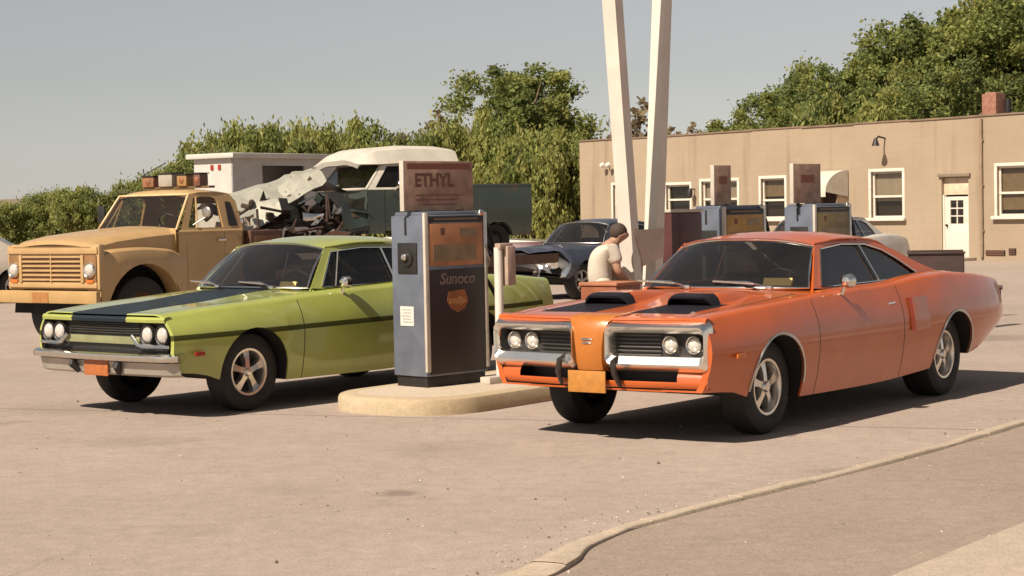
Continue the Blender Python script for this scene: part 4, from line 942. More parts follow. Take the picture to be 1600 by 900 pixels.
for sgn in (1, -1):
    f = MB()
    def yf(x, z):
        q = max(0, (z - 1.02) / .22); bul = smooth_interp([(.70, .84), (.3, .885), (-.4, .875), (-.8, .80)])(x)
        return bul - .05 * min(1, q) ** 2
    rows = arch_panel(f, -.80, .68, .60, lambda x: ftop(x) - .03, yf, -.02, .44, .60, sgn)
    f.grid([[r_[-1], Vector((r_[-1].x, sgn * (abs(r_[-1].y) - .035), r_[-1].z + .03)), Vector((r_[-1].x, sgn * (abs(r_[-1].y) - .12), r_[-1].z + .035)), Vector((r_[-1].x, sgn * .60, r_[-1].z + .015))] for r_ in rows])
    f.grid([[Vector((.68, sgn * y, z)) for y in (.60, .835)] for z in (.60, 1.14)])
    f.build('fender', TAN, tr, 50)
hd = MB(); rows = []
for x, zt, hw in ((.74, 1.30, .70), (.73, 1.35, .71), (.66, 1.375, .72), (.3, 1.43, .725), (-.2, 1.475, .73), (-.62, 1.50, .735), (-.75, 1.50, .735)):
    r_ = []
    for k in range(17):
        u = -1 + k / 8; y = u * hw; e = abs(u)
        r_.append(Vector((x - .05 * u * u * (1 if x > .6 else 0), y, zt - .05 * u * u - (.06 * max(0, (e - .86) / .14) ** 2))))
    r_ = [Vector((r_[0].x, -hw - .005, 1.13))] + r_ + [Vector((r_[-1].x, hw + .005, 1.13))]
    rows.append(r_)
hd.grid(rows); hd.grid([[Vector((.735, -.72, 1.27)), Vector((.735, .72, 1.27))], [rows[0][1], rows[0][-2]]]); hd.build('hood', TAN, tr, 45)
gp_ = MB(); gp_.box((.66, 0, 1.02), (.10, 1.70, .56), 0, bev=.03); gp_.box((.712, 0, 1.225), (.03, 1.66, .085), 0, bev=.012); gp_.box((.712, 0, .80), (.03, 1.62, .07), 0, bev=.012); gp_.build('front_panel', TAN, tr)
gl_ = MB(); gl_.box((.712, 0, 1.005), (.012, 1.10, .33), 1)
for k in range(6): gl_.box((.725, 0, .865 + .056 * k), (.028, 1.08, .024), 0, bev=.005)
for y in (-.57, .57, 0): gl_.box((.728, y, 1.0), (.03, .05 if y else .02, .34), 0, bev=.006)
gl_.build('grille', [TAN, TAN_D], tr)
for y in (.70, -.70):
    bz = MB(); bz.box((.712, y, 1.0), (.03, .22, .34), 0, bev=.02); bz.build('headlight_bezel', mat('tan_bezel', (.20, .10, .035), .6), tr); headlight(tr, (.745, y, .985), .078)
for y in (.70, -.70): MB().box((.73, y, .845), (.02, .12, .045), 0, bev=.01).build('turn_signal', ORL, tr)
bp_ = MB(); bp_.box((.78, 0, .655), (.07, 1.80, .155), 0, bev=.015); bp_.build('front_bumper', mat('tan_bumper', (.40, .25, .10), .5, 0, .12, 3), tr); MB().box((.819, -.12, .65), (.008, .30, .13), 0).build('licence_plate', mat('rust_plate', (.32, .14, .04), .7, 0, .2, 12), tr)
# cab
cabx0, cabx1 = -1.80, -.66
for sgn in (1, -1):
    yS = lambda z: .80 - (.155 * max(0, (z - 1.44) / .5)); P_ = lambda x, z: Vector((x, sgn * yS(z), z))
    lo = MB(); lo.grid([[P_(x, z) for z in (.52, .8, 1.1, 1.36, 1.42)] for x in (cabx0, -1.48)]); lo.grid([[P_(x, z) for z in (.52, .8, 1.1, 1.36, 1.42)] for x in (-.80, cabx1)])
    lo.grid([[Vector((x, sgn * .812, 1.40)), Vector((x, sgn * .815, 1.42)), Vector((x, sgn * .80, 1.44))] for x in (cabx0, -.66)])
    o_ = [P_(-.70, 1.44), P_(-1.0, 1.90), P_(-1.2, 1.925), P_(-1.5, 1.93), P_(-1.72, 1.90), P_(-1.81, 1.80), P_(-1.82, 1.44), P_(-1.5, 1.44), P_(-1.1, 1.44)]
    i_ = [P_(-.84, 1.465), P_(-1.05, 1.845), P_(-1.2, 1.865), P_(-1.36, 1.865), P_(-1.44, 1.84), P_(-1.47, 1.78), P_(-1.47, 1.465), P_(-1.3, 1.465), P_(-1.1, 1.465)]
    i2 = [p - Vector((0, sgn * .04, 0)) for p in i_]; lo.grid([o_, i_, i2], closed=True); lo.build('cab_side', TAN, tr, 40)
    MB().add([p - Vector((0, sgn * .02, 0)) for p in i_], [tuple(range(9))]).build('side_window', CLEAR, tr, smooth=False)
    d_ = MB(); d_.grid([[P_(x, z) for z in (.60, .8, 1.1, 1.36, 1.40)] for x in (-1.475, -.805)]); d_ = d_.build('door', TAN, tr)
    h_ = MB(); h_.box((-1.40, sgn * .825, 1.30), (.13, .03, .025), 0, bev=.008); h_.build('handle', CHROME, d_)
    v_ = MB(); v_.tube([P_(-1.0, 1.46), P_(-1.10, 1.86)], .012, 6); v_.build('window_post', TAN, d_)
    qw = MB(); qw.add([P_(x, z) + Vector((0, sgn * .006, 0)) for x, z in ((-1.57, 1.48), (-1.60, 1.80), (-1.70, 1.79), (-1.73, 1.48))], [(0, 1, 2, 3)]); qw.build('quarter_window', BLACK, tr, smooth=False)
    if sgn > 0:
        m_ = MB(); m_.lathe([(.001, .02), (.06, .015), (.075, 0), (.07, -.015), (.001, -.015)], Matrix.Translation((-.98, .98, 1.66)), 20, 0, 'X'); m_.tube([(-.98, .97, 1.60), (-.9, .82, 1.50)], .01, 6); m_.build('door_mirror', DCHROME, tr)
    else:
        m_ = MB(); m_.box((-.98, -.98, 1.66), (.03, .14, .22), 0, bev=.01); m_.tube([(-.98, -.95, 1.6), (-.9, -.82, 1.48)], .01, 6); m_.build('door_mirror', BLACK, tr)
rf = MB(); rows = []
for x, z, hw in ((-.99, 1.90, .655), (-1.02, 1.935, .655), (-1.15, 1.965, .66), (-1.45, 1.97, .66), (-1.70, 1.95, .655), (-1.80, 1.88, .65), (-1.83, 1.78, .66)):
    rows.append([Vector((x + .05 * (1 - u * u) * (1 if x > -1.1 else -.4), u * hw, z - .045 * abs(u) ** 3)) for u in np.linspace(-1, 1, 13)])
rf.grid(rows); rf.build('cab_roof', TAN, tr, 50)
bk = MB(); bk.grid([[Vector((-1.83, y, z)) for y in (-.80, .80)] for z in (.52, 1.45)]); 
for (a, b_, c_, d_) in ((-.70, -.45, 1.45, 1.80), (.45, .70, 1.45, 1.80)): bk.grid([[Vector((-1.83, y * (1 - .12 * (z - 1.45) / .35), z)) for y in (a, b_)] for z in (c_, d_)])
bk.box((-1.0, 0, .56), (1.5, 1.5, .06), 0); bk.box((-.80, 0, 1.33), (.22, 1.4, .24), 1, bev=.03); bk.box((-1.45, 0, 1.2), (.2, 1.4, .5), 1, Matrix.Rotation(-.15, 3, 'Y'), .05)
bk.build('cab_back', [TAN, TRIM], tr)
cw = MB(); cw.grid([[Vector((-.66 + .06 * (1 - u * u), u * .75, z)) for u in np.linspace(-1, 1, 9)] for z in (1.05, 1.40, 1.46)]); cw.build('cowl', TAN, tr)
ws = [[Vector((-.685 + .06 * (1 - u * u), u * .735, 1.45)).lerp(Vector((-1.0 + .05 * (1 - u * u), u * .64, 1.895)), k / 3) for u in np.linspace(-1, 1, 11)] for k in range(4)]
wo_ = MB().grid(ws).build('windshield', CLEAR, tr)
t_ = MB(); t_.tube(ws[0] + [r_[-1] for r_ in ws[1:-1]] + ws[-1][::-1] + [r_[0] for r_ in ws[-2:0:-1]], .016, 6, closed=True); t_.build('windshield_trim', mat('pale_tan_trim', (.60, .42, .22), .5), wo_)
sw = MB(); M = Matrix.Translation((-.98, .36, 1.50)) @ Matrix.Rotation(R(-50), 4, 'Y'); sw.tube([M @ Vector((.2 * math.cos(a), .2 * math.sin(a), 0)) for a in np.linspace(0, 2 * math.pi, 22, endpoint=False)], .013, 6, closed=True); sw.build('steering_wheel', BLACK, tr)
# lights on the cab roof
ORP = mat('orange_light_box', (.22, .10, .05), .5, 0, .2, 8)
lb = MB(); lb.box((-1.45, 0, 1.995), (.10, 1.25, .03), 0); lb.build('light_bar', mat('dark_tan_bar', (.12, .065, .03), .6), tr)
for y, sx_, h, m_, nm in ((-.50, .22, .14, ORP, 'beacon'), (-.17, .26, .17, mat('pale_siren_box', (.30, .27, .22), .6), 'siren_box'), (.14, .18, .15, mat('amber_light_box', (.27, .15, .055), .5, 0, .2, 8), 'beacon'), (.42, .12, .16, mat('dark_red_lantern', (.13, .055, .04), .5), 'beacon')):
    q_ = MB(); q_.box((-1.45, y, 2.01 + h / 2), (.16, sx_, h), 0, bev=.02); q_.box((-1.45, y, 2.015 + h), (.18, sx_ + .02, .015), 1); q_ = q_.build(nm, [m_, BLACK], tr)
    if nm == 'beacon':
        g_ = MB(); g_.lathe([(.042, 0), (.042, .006), (.025, .014), (.001, .018)], Matrix.Translation((-1.37, y, 2.01 + h * .5)), 16, 0, 'X'); g_.build('lamp', mat('dull_amber_lamp', (.24, .09, .04), .4), q_)
an = MB(); an.tube([(-1.5, -.55, 2.0), (-1.52, -.72, 2.18), (-1.62, -.40, 2.34)], .008, 5); an.tube([(-1.45, -.62, 2.0), (-1.45, -.66, 2.26)], .008, 5); an.build('antenna', BLACK, tr)
# deck
DKB = mat('brown_deck_steel', (.10, .045, .025), .7, 0, .3, 5)
dk = MB(); dk.box((-5.3, 0, .82), (6.0, 2.66, .12), 0, bev=.01); dk.box((-5.3, 1.35, .84), (6.0, .05, .14), 0); dk.box((-5.3, -1.35, .84), (6.0, .05, .14), 0); dk.box((-4.2, .38, .62), (8.0, .10, .18), 0); dk.box((-4.2, -.38, .62), (8.0, .10, .18), 0); dk.build('flat_deck', DKB, tr)
hb = MB(); hb.box((-2.22, 0, 1.14), (.62, 1.70, .54), 0, bev=.02); hb.box((-2.22, .83, 1.14), (.5, .06, .40), 1, bev=.01); hb.build('tool_box', [DKB, mat('rust_brown_door', (.17, .075, .035), .7, 0, .25, 6)], tr)
def big_wheel(ax, sgn, y0=.74):
    M = Matrix.Translation((ax, sgn * y0, .44)) @ (Matrix() if sgn > 0 else Matrix.Rotation(math.pi, 4, 'Z'))
    h_ = MB(); h_.lathe([(.001, .06), (.07, .06), (.10, .02), (.22, .0), (.25, .08), (.26, .09)], M, 24, 0, 'Y'); h_ = h_.build('wheel', DKB, tr)
    t_ = MB(); t_.lathe([(.25, -.10), (.27, -.12), (.40, -.12), (.435, -.10), (.44, -.06), (.44, .06), (.435, .10), (.40, .12), (.27, .12), (.25, .10)], M, 40, 0, 'Y'); t_.build('tyre', RUBBER, h_)
for ax in (-.02, -4.6):
    for sgn in (1, -1): big_wheel(ax, sgn, .68)
wl_ = MB()
for sgn in (1, -1): wl_.grid([[Vector((-.02 + .63 * math.cos(a), sgn * y, .44 + .61 * math.sin(a))) for a in np.linspace(0, math.pi, 14)] for y in (.86, .40)])
wl_.box((0, 0, .72), (1.3, .9, .62), 0); wl_.build('wheel_well', UNDER, tr)

# ================================================================== WRECKED PICKUP ON THE DECK
tu, tn = Vector((math.cos(TYAW), math.sin(TYAW), 0)), Vector((-math.sin(TYAW), math.cos(TYAW), 0))
def ontruck(x, y, z): return Vector(TXY) + tu * x + tn * y + Vector((0, 0, z))
DGRN = paint('dark_green_paint', (.030, .044, .036), (), .5, .3, dusty=.35, rust=.5); WTOP = mat('white_roof_paint', (.47, .43, .36), .6, 0, .12, 3, .05); PALE = mat('pale_crumpled_steel', (.40, .38, .31), .4, .3, .15, 4, .1); JUNK = mat('rusty_engine', (.06, .035, .025), .8, .2, .4, 10)
wu_, wn_ = Vector((math.cos(R(-148)), math.sin(R(-148)), 0)), Vector((-math.sin(R(-148)), math.cos(R(-148)), 0)); WKO = gx(598, 27.2) - wu_ * .55 - wn_ * .76 + Vector((0, 0, .885))
wk = thing('wrecked_pickup', 'wrecked dark green pickup with white roof and crumpled hood on the flatbed', 'pickup', WKO, R(-148))
b_ = MB()
for sgn in (1, -1):
    arch_panel(b_, -2.02, -.80, .34, lambda x: 1.09 - .02 * math.sin(x), lambda x, z: .86 - .05 * abs((z - .8) / .35) ** 2 * .6, -1.42, .27, .29, sgn)
    b_.box((-1.41, sgn * .80, 1.10), (1.24, .09, .05), 0, bev=.012)
b_.box((-1.41, 0, .62), (1.2, 1.50, .05), 0); b_.build('bed', [DGRN, DCHROME], wk, 40)
q_ = MB(); q_.box((-2.02, 0, .80), (.05, 1.5, .56), 0, bev=.012); q_.build('tailgate', DGRN, wk)
c_ = MB()
for sgn in (1, -1):
    yS = lambda z: .85 - .16 * max(0, (z - 1.06) / .4); P_ = lambda x, z: Vector((x, sgn * yS(z), z))
    c_.grid([[P_(x, z) for z in (.42, .6, .8, 1.0, 1.06)] for x in (-.78, -.58)]); c_.grid([[P_(x, z) for z in (.42, .6, .8, 1.0, 1.06)] for x in (.52, .80)])
    o_ = [P_(.80, 1.06), P_(.46, 1.44), P_(.0, 1.46), P_(-.62, 1.46), P_(-.80, 1.06), P_(-.2, 1.06)]; i_ = [P_(.66, 1.09), P_(.40, 1.40), P_(.0, 1.41), P_(-.50, 1.41), P_(-.56, 1.09), P_(-.2, 1.09)]
    c_.grid([o_, i_, [p - Vector((0, sgn * .03, 0)) for p in i_]], 1 if sgn > 0 else 0, closed=True)
    MB().add([p - Vector((0, sgn * .015, 0)) for p in i_], [tuple(range(6))]).build('side_window', glass('green_glass%d' % sgn, (.10, .13, .09), .05, .03), wk, smooth=False)
    d_ = MB(); d_.grid([[P_(x, z) + Vector((0, sgn * .004, 0)) for z in (.46, .6, .8, 1.0, 1.055)] for x in (-.575, .515)]); d_ = d_.build('door', DGRN, wk)
    MB().box((-.48, sgn * .87, .95), (.12, .03, .03), 0, bev=.008).build('handle', CHROME, d_)
    m_ = MB(); m_.lathe([(.001, .03), (.05, .025), (.075, 0), (.07, -.02), (.001, -.02)], Matrix.Translation((.36, sgn * 1.0, 1.12)), 16, 0, 'X'); m_.tube([(.36, sgn * .98, 1.08), (.38, sgn * .86, 1.0)], .012, 6); m_.build('door_mirror', CHROME, wk)
c_.grid([[Vector((-.80, y, z)) for y in (-.84, .84)] for z in (.42, 1.08)]); c_.grid([[Vector((.80, y, z)) for y in (-.84, .84)] for z in (.42, 1.06)]); c_.box((0, 0, .75), (1.2, 1.4, .4), 2, bev=.05); c_.build('cab', [DGRN, mat('white_pillar', (.55, .50, .42), .5), TRIM], wk, 40)
rows = []
for x, z in ((.86, 1.43), (.88, 1.50), (.74, 1.62), (.55, 1.68), (0, 1.715), (-.55, 1.71), (-.80, 1.67), (-.86, 1.50), (-.90, 1.10)):
    rows.append([Vector((x + .02 * noise.noise(Vector((x * 3, u * 2, 0))), u * .76, z - .10 * abs(u) ** 4 + .02 * noise.noise(Vector((x * 2, u * 2, 3))) if abs(u) < .99 else max(1.08 if x < -.84 else 1.43, z - .26))) for u in np.linspace(-1, 1, 15)])
r_ = MB().grid(rows[:8]); 
for u in (0, -1): r_.grid([[rows[k][u] for k in (7, 8)], [rows[k][u] + Vector((.10, 0, 0)) for k in (7, 8)]])
r_.build('roof', WTOP, wk, 40)
wsg = [[Vector((.79 + .05 * (1 - u * u), u * .80, 1.07)).lerp(Vector((.47 + .05 * (1 - u * u), u * .68, 1.44)), k / 2) for u in np.linspace(-1, 1, 9)] for k in range(3)]
w_ = MB().grid(wsg).build('windshield', CLEAR, wk); t_ = MB(); t_.tube(wsg[0] + [wsg[1][-1]] + wsg[-1][::-1] + [wsg[1][0]], .022, 6, closed=True); t_.build('windshield_trim', WTOP, w_)
# folded hood: pale front sheet rising to a ridge, dark torn sheet behind
def crum(p, a=.05, s=2.2): return p + Vector((noise.noise(p * s), noise.noise(p * s + Vector((9, 0, 0))), noise.noise(p * s + Vector((0, 9, 0))))) * a
rows = []
for k in range(13):
    t = k / 12; x = 2.85 - 1.62 * t; z = .85 + .54 * t ** .85
    rows.append([crum(Vector((x + .30 * (v - .5) * t, -.78 + 1.56 * v, z - .16 * (2 * v - 1) ** 2 * (1 - .3 * t) - (1.0 * max(0, v - .62) * (1 - .75 * t)) + .045 * abs(math.sin(5.5 * v + 3 * t)))), .11, 3.1) for v in np.linspace(0, 1, 13)])
rdg = rows[-1]
h_ = MB().grid(rows); h_.grid([[p + Vector((-.004, 0, -.012)) for p in r_] for r_ in rows[::-1]], 1); h_.build('crumpled_hood', [PALE, JUNK], wk, 12)
rows = [[crum(p.lerp(Vector((.86, p.y * 1.0, 1.05)), t) + Vector((0, 0, -.05 * math.sin(math.pi * t))), .05 * (1 if t else 0), 3.4) for p in rdg[1:9]] for t in np.linspace(0, 1, 9)]
MB().grid(rows).build('torn_hood_sheet', BLACK, wk, 20)
j_ = MB()
for k in range(80):
    c = Vector((rnd.uniform(.95, 2.9), rnd.uniform(-.5, .80), rnd.uniform(.25, .86))); j_.box(c, (rnd.uniform(.05, .26), rnd.uniform(.04, .2), rnd.uniform(.03, .2)), 0, Matrix.Rotation(rnd.uniform(-1, 1), 3, Vector((rnd.random(), rnd.random(), rnd.random()))), .02)
for k in range(10): 
    p = Vector((rnd.uniform(1.0, 2.9), .80, rnd.uniform(.3, .9))); j_.tube([p, p + Vector((rnd.uniform(-.3, .3), .06, rnd.uniform(-.2, .2))), p + Vector((rnd.uniform(-.5, .5), .02, rnd.uniform(-.3, .3)))], .02, 6)
j_.build('smashed_front', JUNK, wk, 30)
jg = MB()
for k in range(26):
    c = Vector((rnd.uniform(.95, 2.3), rnd.uniform(.45, .86), rnd.uniform(.35, .98))); u_ = Vector((rnd.uniform(-1, 1), rnd.uniform(-.4, .4), rnd.uniform(-1, 1))).normalized() * rnd.uniform(.06, .24); w_ = Vector((rnd.uniform(-1, 1), rnd.uniform(-.6, .6), rnd.uniform(-1, 1))).normalized() * rnd.uniform(.03, .12); nn_ = u_.cross(w_).normalized() * .012
    p_ = [c - u_, c + w_, c + u_ * 1.2, c + u_ * .2 - w_]; jg.add([q + nn_ for q in p_] + [q - nn_ for q in p_], [(0, 1, 2, 3), (7, 6, 5, 4)] + [(i2, (i2 + 1) % 4, 4 + (i2 + 1) % 4, 4 + i2) for i2 in range(4)], rnd.choice((0, 0, 1, 2, 0)))
jg.build('torn_sheet_metal', [BLACK, DGRN, DCHROME], wk, smooth=False)['kind'] = 'stuff'
fnd = MB(); rows = [[crum(Vector((x, .84 + .02 * math.sin(x * 7), z)), .10, 3.0) for z in np.linspace(.5, .98, 7)] for x in np.linspace(.82, 1.22, 6)]; fnd.grid(rows); fnd.build('bent_fender', DGRN, wk, 25)
for c, sz, m_, nm in (((2.75, .80, .62), (.34, .06, .20), CHROME, 'bent_bumper'), ((1.70, .90, .70), (.26, .05, .12), CHROME, 'bumper_shard'), ((2.45, .78, .36), (.22, .05, .22), DCHROME, 'grille_shard')):
    q_ = MB(); rows = [[crum(Vector((c[0] + sz[0] * a, c[1] + .03 * math.sin(4 * a), c[2] + sz[2] * b2)), .09, 4.5) for b2 in np.linspace(-.5, .5, 7)] for a in np.linspace(-.5, .5, 9)]; q_.grid(rows); q_.build(nm, m_, wk, 25)
for sgn in (1, -1):
    M = Matrix.Translation((-1.42, sgn * .66, .268)) @ (Matrix() if sgn > 0 else Matrix.Rotation(math.pi, 4, 'Z')); h_ = MB(); h_.lathe([(.001, .08), (.08, .08), (.14, .03), (.19, .09)], M, 20, 0, 'Y'); h_ = h_.build('wheel', BLACK, wk)
    t_ = MB(); t_.lathe([(.19, -.09), (.20, -.1), (.24, -.1), (.265, -.07), (.265, .07), (.24, .1), (.20, .1), (.19, .09)], M, 32, 0, 'Y'); t_.build('tyre', RUBBER, h_)

# ================================================================== WHITE BOX TRAILER
bt_ = gx(369, 36.0); r_ = thing('box_trailer', 'white box trailer with overhanging flat roof and dark side opening', 'trailer', (bt_.x, bt_.y, 0), R(-126))
# local: +x front face (sunlit), side face at y=0; corner at the origin
WB = mat('white_box_panel', (.48, .45, .40), .6, 0, .1, 3, .03); WB2 = mat('white_panel_shaded', (.40, .38, .36), .6, 0, .12, 3)  # side panels painted greyer, their shade put into the colour
L_, W_, z0, z1 = 3.05, 1.05, .95, 2.72
b_ = MB(); b_.add([(0, 0, z0), (0, -W_, z0), (0, -W_, z1), (0, 0, z1)], [(0, 1, 2, 3)], 0); b_.add([(-L_, 0, z0), (-L_, -W_, z0), (-L_, -W_, z1), (-L_, 0, z1), (0, -W_, z0), (0, -W_, z1)], [(0, 3, 2, 1), (1, 2, 5, 4)], 1); b_.add([(-L_, -W_, z0), (0, -W_, z0), (0, 0, z0), (-L_, 0, z0)], [(0, 1, 2, 3)], 1)
xs_ = [(-.82, 0, z0, z1), (-L_, -2.05, z0, z1), (-2.05, -.82, z0, 1.35), (-2.05, -.82, 2.58, z1)]
for a, c, e, g_ in xs_: b_.box(((a + c) / 2, -.02, (e + g_) / 2), (c - a, .04, g_ - e), 1)
b_.box((-1.4, -.55, 1.0), (1.2, .9, .06), 2); b_.build('box_body', [WB, WB2, TRIM], r_, smooth=False)
rf = MB(); rf.box((-L_ / 2, -W_ / 2, z1 + .05), (L_ + .22, W_ + .24, .10), 0, bev=.02); rf.build('roof', WB, r_)
mk = MB()
for y in (-.35, -.55): mk.box((.012, y, 2.55), (.02, .07, .10), 0, bev=.005)
mk.build('marker_lamp', REDL, r_)
fr_ = MB(); fr_.box((-L_ / 2, -.2, .88), (L_ + .3, .1, .13)); fr_.box((-L_ / 2, -.85, .88), (L_ + .3, .1, .13)); fr_.box((-L_ / 2, 0.02, 1.0), (L_, .05, .10)); fr_.tube([(-1.5, .02, .42), (-1.5, -1.05, .42)], .05, 8); fr_.box((-1.5, -.5, .62), (.3, .7, .45)); fr_.tube([(.1, -.5, .85), (.25, -.5, .45), (.25, -.5, 0.0)], .05, 8); fr_.build('chassis', BLACK, r_)
for y in (.02, -1.07):
    M = Matrix.Translation((-1.5, y, .42)); h_ = MB(); h_.lathe([(.001, .06), (.1, .05), (.22, .02), (.24, .08)], M, 20, 0, 'Y'); h_ = h_.build('wheel', DCHROME, r_); t_ = MB(); t_.lathe([(.24, -.09), (.26, -.1), (.38, -.1), (.42, -.06), (.42, .06), (.38, .1), (.26, .1), (.24, .09)], M, 32, 0, 'Y'); t_.build('tyre', RUBBER, h_)

# ================================================================== PARKED AND WRECKED SEDANS BEHIND
def spec(base, **kw): s_ = dict(base); s_.update(kw); return s_
BLUE = paint('dark_blue_paint', (.034, .038, .058), (), .45, .4, dusty=.3)
def crash(p):
    if p.x > 1.1:
        k = min(1, (p.x - 1.1) / 1.0); q = p.copy(); q.x -= .42 * k * k; q.z += .07 * k * noise.noise(p * 3.0) + .03 * k; q.y += .10 * k * noise.noise(p * 2.6 + Vector((4, 0, 0))); q.x += .16 * k * noise.noise(p * 2.2 + Vector((0, 0, 6))); return q
    return p
bw = gx(905, 33.0)
ug = Vector((math.cos(R(-132)), math.sin(R(-132)), 0)); ng = Vector((-ug.y, ug.x, 0)); o_ = bw - ug * 1.37 - ng * .78
cb, *_ = make_car('wrecked_sedan', 'dark blue two door car with smashed in front end behind the white sign pole', spec(S_GR, paint=BLUE, deform=crash, rim_mat=DCHROME, track=.78, hood=True), o_, R(-132), 'wrecked cars in the yard', False)
for c, sz in (((2.0, .70, .66), .30), ((1.95, .25, .55), .34), ((1.85, .86, .50), .24)):
    q_ = MB(); q_.grid([[crum(Vector((c[0] + .1 * a, c[1] + sz * a, c[2] + sz * .55 * b2)), .12, 4.0) for b2 in np.linspace(-.5, .5, 7)] for a in np.linspace(-.5, .5, 9)]); q_.build('bent_chrome_trim', CHROME, cb, 20)
hl_ = headlight(cb, (1.98, .62, .68), .075)
WPA = paint('off_white_paint', (.55, .50, .43), (), .5, .4, dusty=.2)
ws_ = gx(1418, 36.0); ug = Vector((math.cos(R(-122)), math.sin(R(-122)), 0)); ng = Vector((-ug.y, ug.x, 0)); o_ = ws_ + ug * 2.55 - ng * .8
make_car('parked_sedan', 'off white two door car parked behind the orange car, tail to the right', spec(S_GR, paint=WPA, tailpaint=MAROON, tail_mat=4, rim_mat=DCHROME), o_, R(-122), 'parked cars in the yard', False)
MAR = paint('maroon_white_paint', (.085, .026, .026), [((.60, .55, .47), -9, 9, -1, 2, .84, 3, 0)], dusty=.2)
um = Vector((math.cos(R(-14)), math.sin(R(-14)), 0)); mw = gx(812, 45.0) - um * 1.45
make_car('parked_sedan', 'maroon car with white hood and upper body left of the blue wreck', spec(S_GR, paint=MAR, rim_mat=DCHROME), mw, R(-14), 'parked cars in the yard', False)
BEI = paint('grey_beige_paint', (.30, .25, .20), (), .5, .4, dusty=.3)
eb = gx(-84, 36.5); make_car('parked_sedan', 'grey beige car cut off by the left edge beside the tan truck', spec(S_GR, paint=BEI, rim_mat=DCHROME), eb, R(-168), 'parked cars in the yard', False)
# dark utility trailer right of the orange car roof
ut = gx(1463, 26.0); r_ = thing('utility_trailer', 'small dark brown utility trailer behind the trunk of the orange car', 'trailer', (ut.x, ut.y, 0), R(-12))
UTB = mat('dark_brown_trailer', (.040, .020, .016), .6, 0, .3, 5)
b_ = MB()
for sgn in (1, -1): arch_panel(b_, -.36, .36, .42, lambda x: .90, lambda x, z: .50, .02, .34, .27, sgn)
b_.box((.36, 0, .66), (.03, .98, .48), 0); b_.box((-.36, 0, .66), (.03, .98, .48), 0); b_.box((0, 0, .44), (.70, .96, .04), 0)
for sgn in (1, -1): b_.box((0, sgn * .50, .905), (.78, .05, .03), 0, bev=.006)
b_.build('box_body', UTB, r_, 40)
for sgn in (1, -1):
    M = Matrix.Translation((.02, sgn * .42, .25)); h_ = MB(); h_.lathe([(.001, .05), (.10, .03), (.13, .06)], M, 16, 0, 'Y'); h_ = h_.build('wheel', DCHROME, r_); t_ = MB(); t_.lathe([(.13, -.06), (.22, -.07), (.25, -.03), (.25, .03), (.22, .07), (.13, .06)], M, 28, 0, 'Y'); t_.build('tyre', RUBBER, h_)
    f_ = MB(); f_.tube([(.02 + .28 * math.cos(a), sgn * .515, .34 + .28 * math.sin(a)) for a in np.linspace(.2, math.pi - .2, 14)], .014, 6); f_.build('fender_rim', mat('worn_fender_rim', (.20, .15, .12), .5), r_)
tg = MB(); tg.tube([(.36, 0, .42), (.9, 0, .40)], .03, 8); tg.tube([(.86, 0, .40), (.86, 0, 0)], .02, 8); tg.build('drawbar', UTB, r_)

# ================================================================== PERSON BENDING FORWARD
def skin_mesh(name, joints, edges, mats, parent, sub=2):
    me = bpy.data.meshes.new(name); me.from_pydata([j[0] for j in joints], edges, []); o = bpy.data.objects.new(name, me); COL.objects.link(o)
    md = o.modifiers.new('skin', 'SKIN'); md.use_smooth_shade = True
    for v, j in zip(me.skin_vertices[0].data, joints): v.radius = (j[1], j[2] if len(j) > 2 else j[1])
    me.skin_vertices[0].data[0].use_root = True
    o.modifiers.new('sub', 'SUBSURF').levels = sub; o.modifiers['sub'].render_levels = sub
    dg = bpy.context.evaluated_depsgraph_get(); dg.update(); m2 = bpy.data.meshes.new_from_object(o.evaluated_get(dg)); bpy.data.objects.remove(o)
    m2.name = name; m2.materials.clear()
    for m_ in mats: m2.materials.append(m_)
    m2.polygons.foreach_set('use_smooth', [True] * len(m2.polygons))
    r = bpy.data.objects.new(name, m2); COL.objects.link(r)
    if parent: r.parent = parent
    return r
SKIN = mat('skin', (.36, .20, .13), .6, 0, .08, 12); CLO = mat('cream_shirt_cloth', (.50, .44, .36), .85, 0, .08, 8, .15); TRO = mat('cream_trousers_cloth', (.58, .49, .38), .85, 0, .08, 8, .15); HAIR = mat('dark_brown_hair', (.045, .028, .018), .8)
pp = gx(948, 17.98); pr = thing('person', 'person in cream shirt hunched forward behind the red brown service box', 'person', (pp.x, pp.y, .133), R(8)); pr.scale = (.90, .90, .90)
# local +x = the way the person leans; z up
J = [((-.03, 0, .84), .085, .08), ((-.06, 0, .98), .085, .08), ((-.03, 0, 1.14), .09, .08), ((.05, 0, 1.24), .07, .065), ((.115, 0, 1.285), .048), ((.165, 0, 1.335), .088, .078), ((.185, 0, 1.40), .088, .08),
     ((.05, .17, 1.215), .055), ((.08, .20, .98), .045), ((.20, .13, .86), .035), ((.24, .10, .83), .038, .03), ((.05, -.17, 1.215), .055), ((.10, -.21, .98), .045), ((.22, -.13, .87), .035), ((.26, -.10, .84), .038, .03),
     ((-.03, .09, .78), .07), ((.02, .10, .43), .055), ((-.03, .10, .09), .042), ((.07, .11, .035), .04, .035), ((-.03, -.09, .78), .07), ((.05, -.10, .43), .055), ((.02, -.10, .09), .042), ((.12, -.11, .035), .04, .035)]
Eg = [(0, 1), (1, 2), (2, 3), (3, 4), (4, 5), (5, 6), (3, 7), (7, 8), (8, 9), (9, 10), (3, 11), (11, 12), (12, 13), (13, 14), (0, 15), (15, 16), (16, 17), (17, 18), (0, 19), (19, 20), (20, 21), (21, 22)]
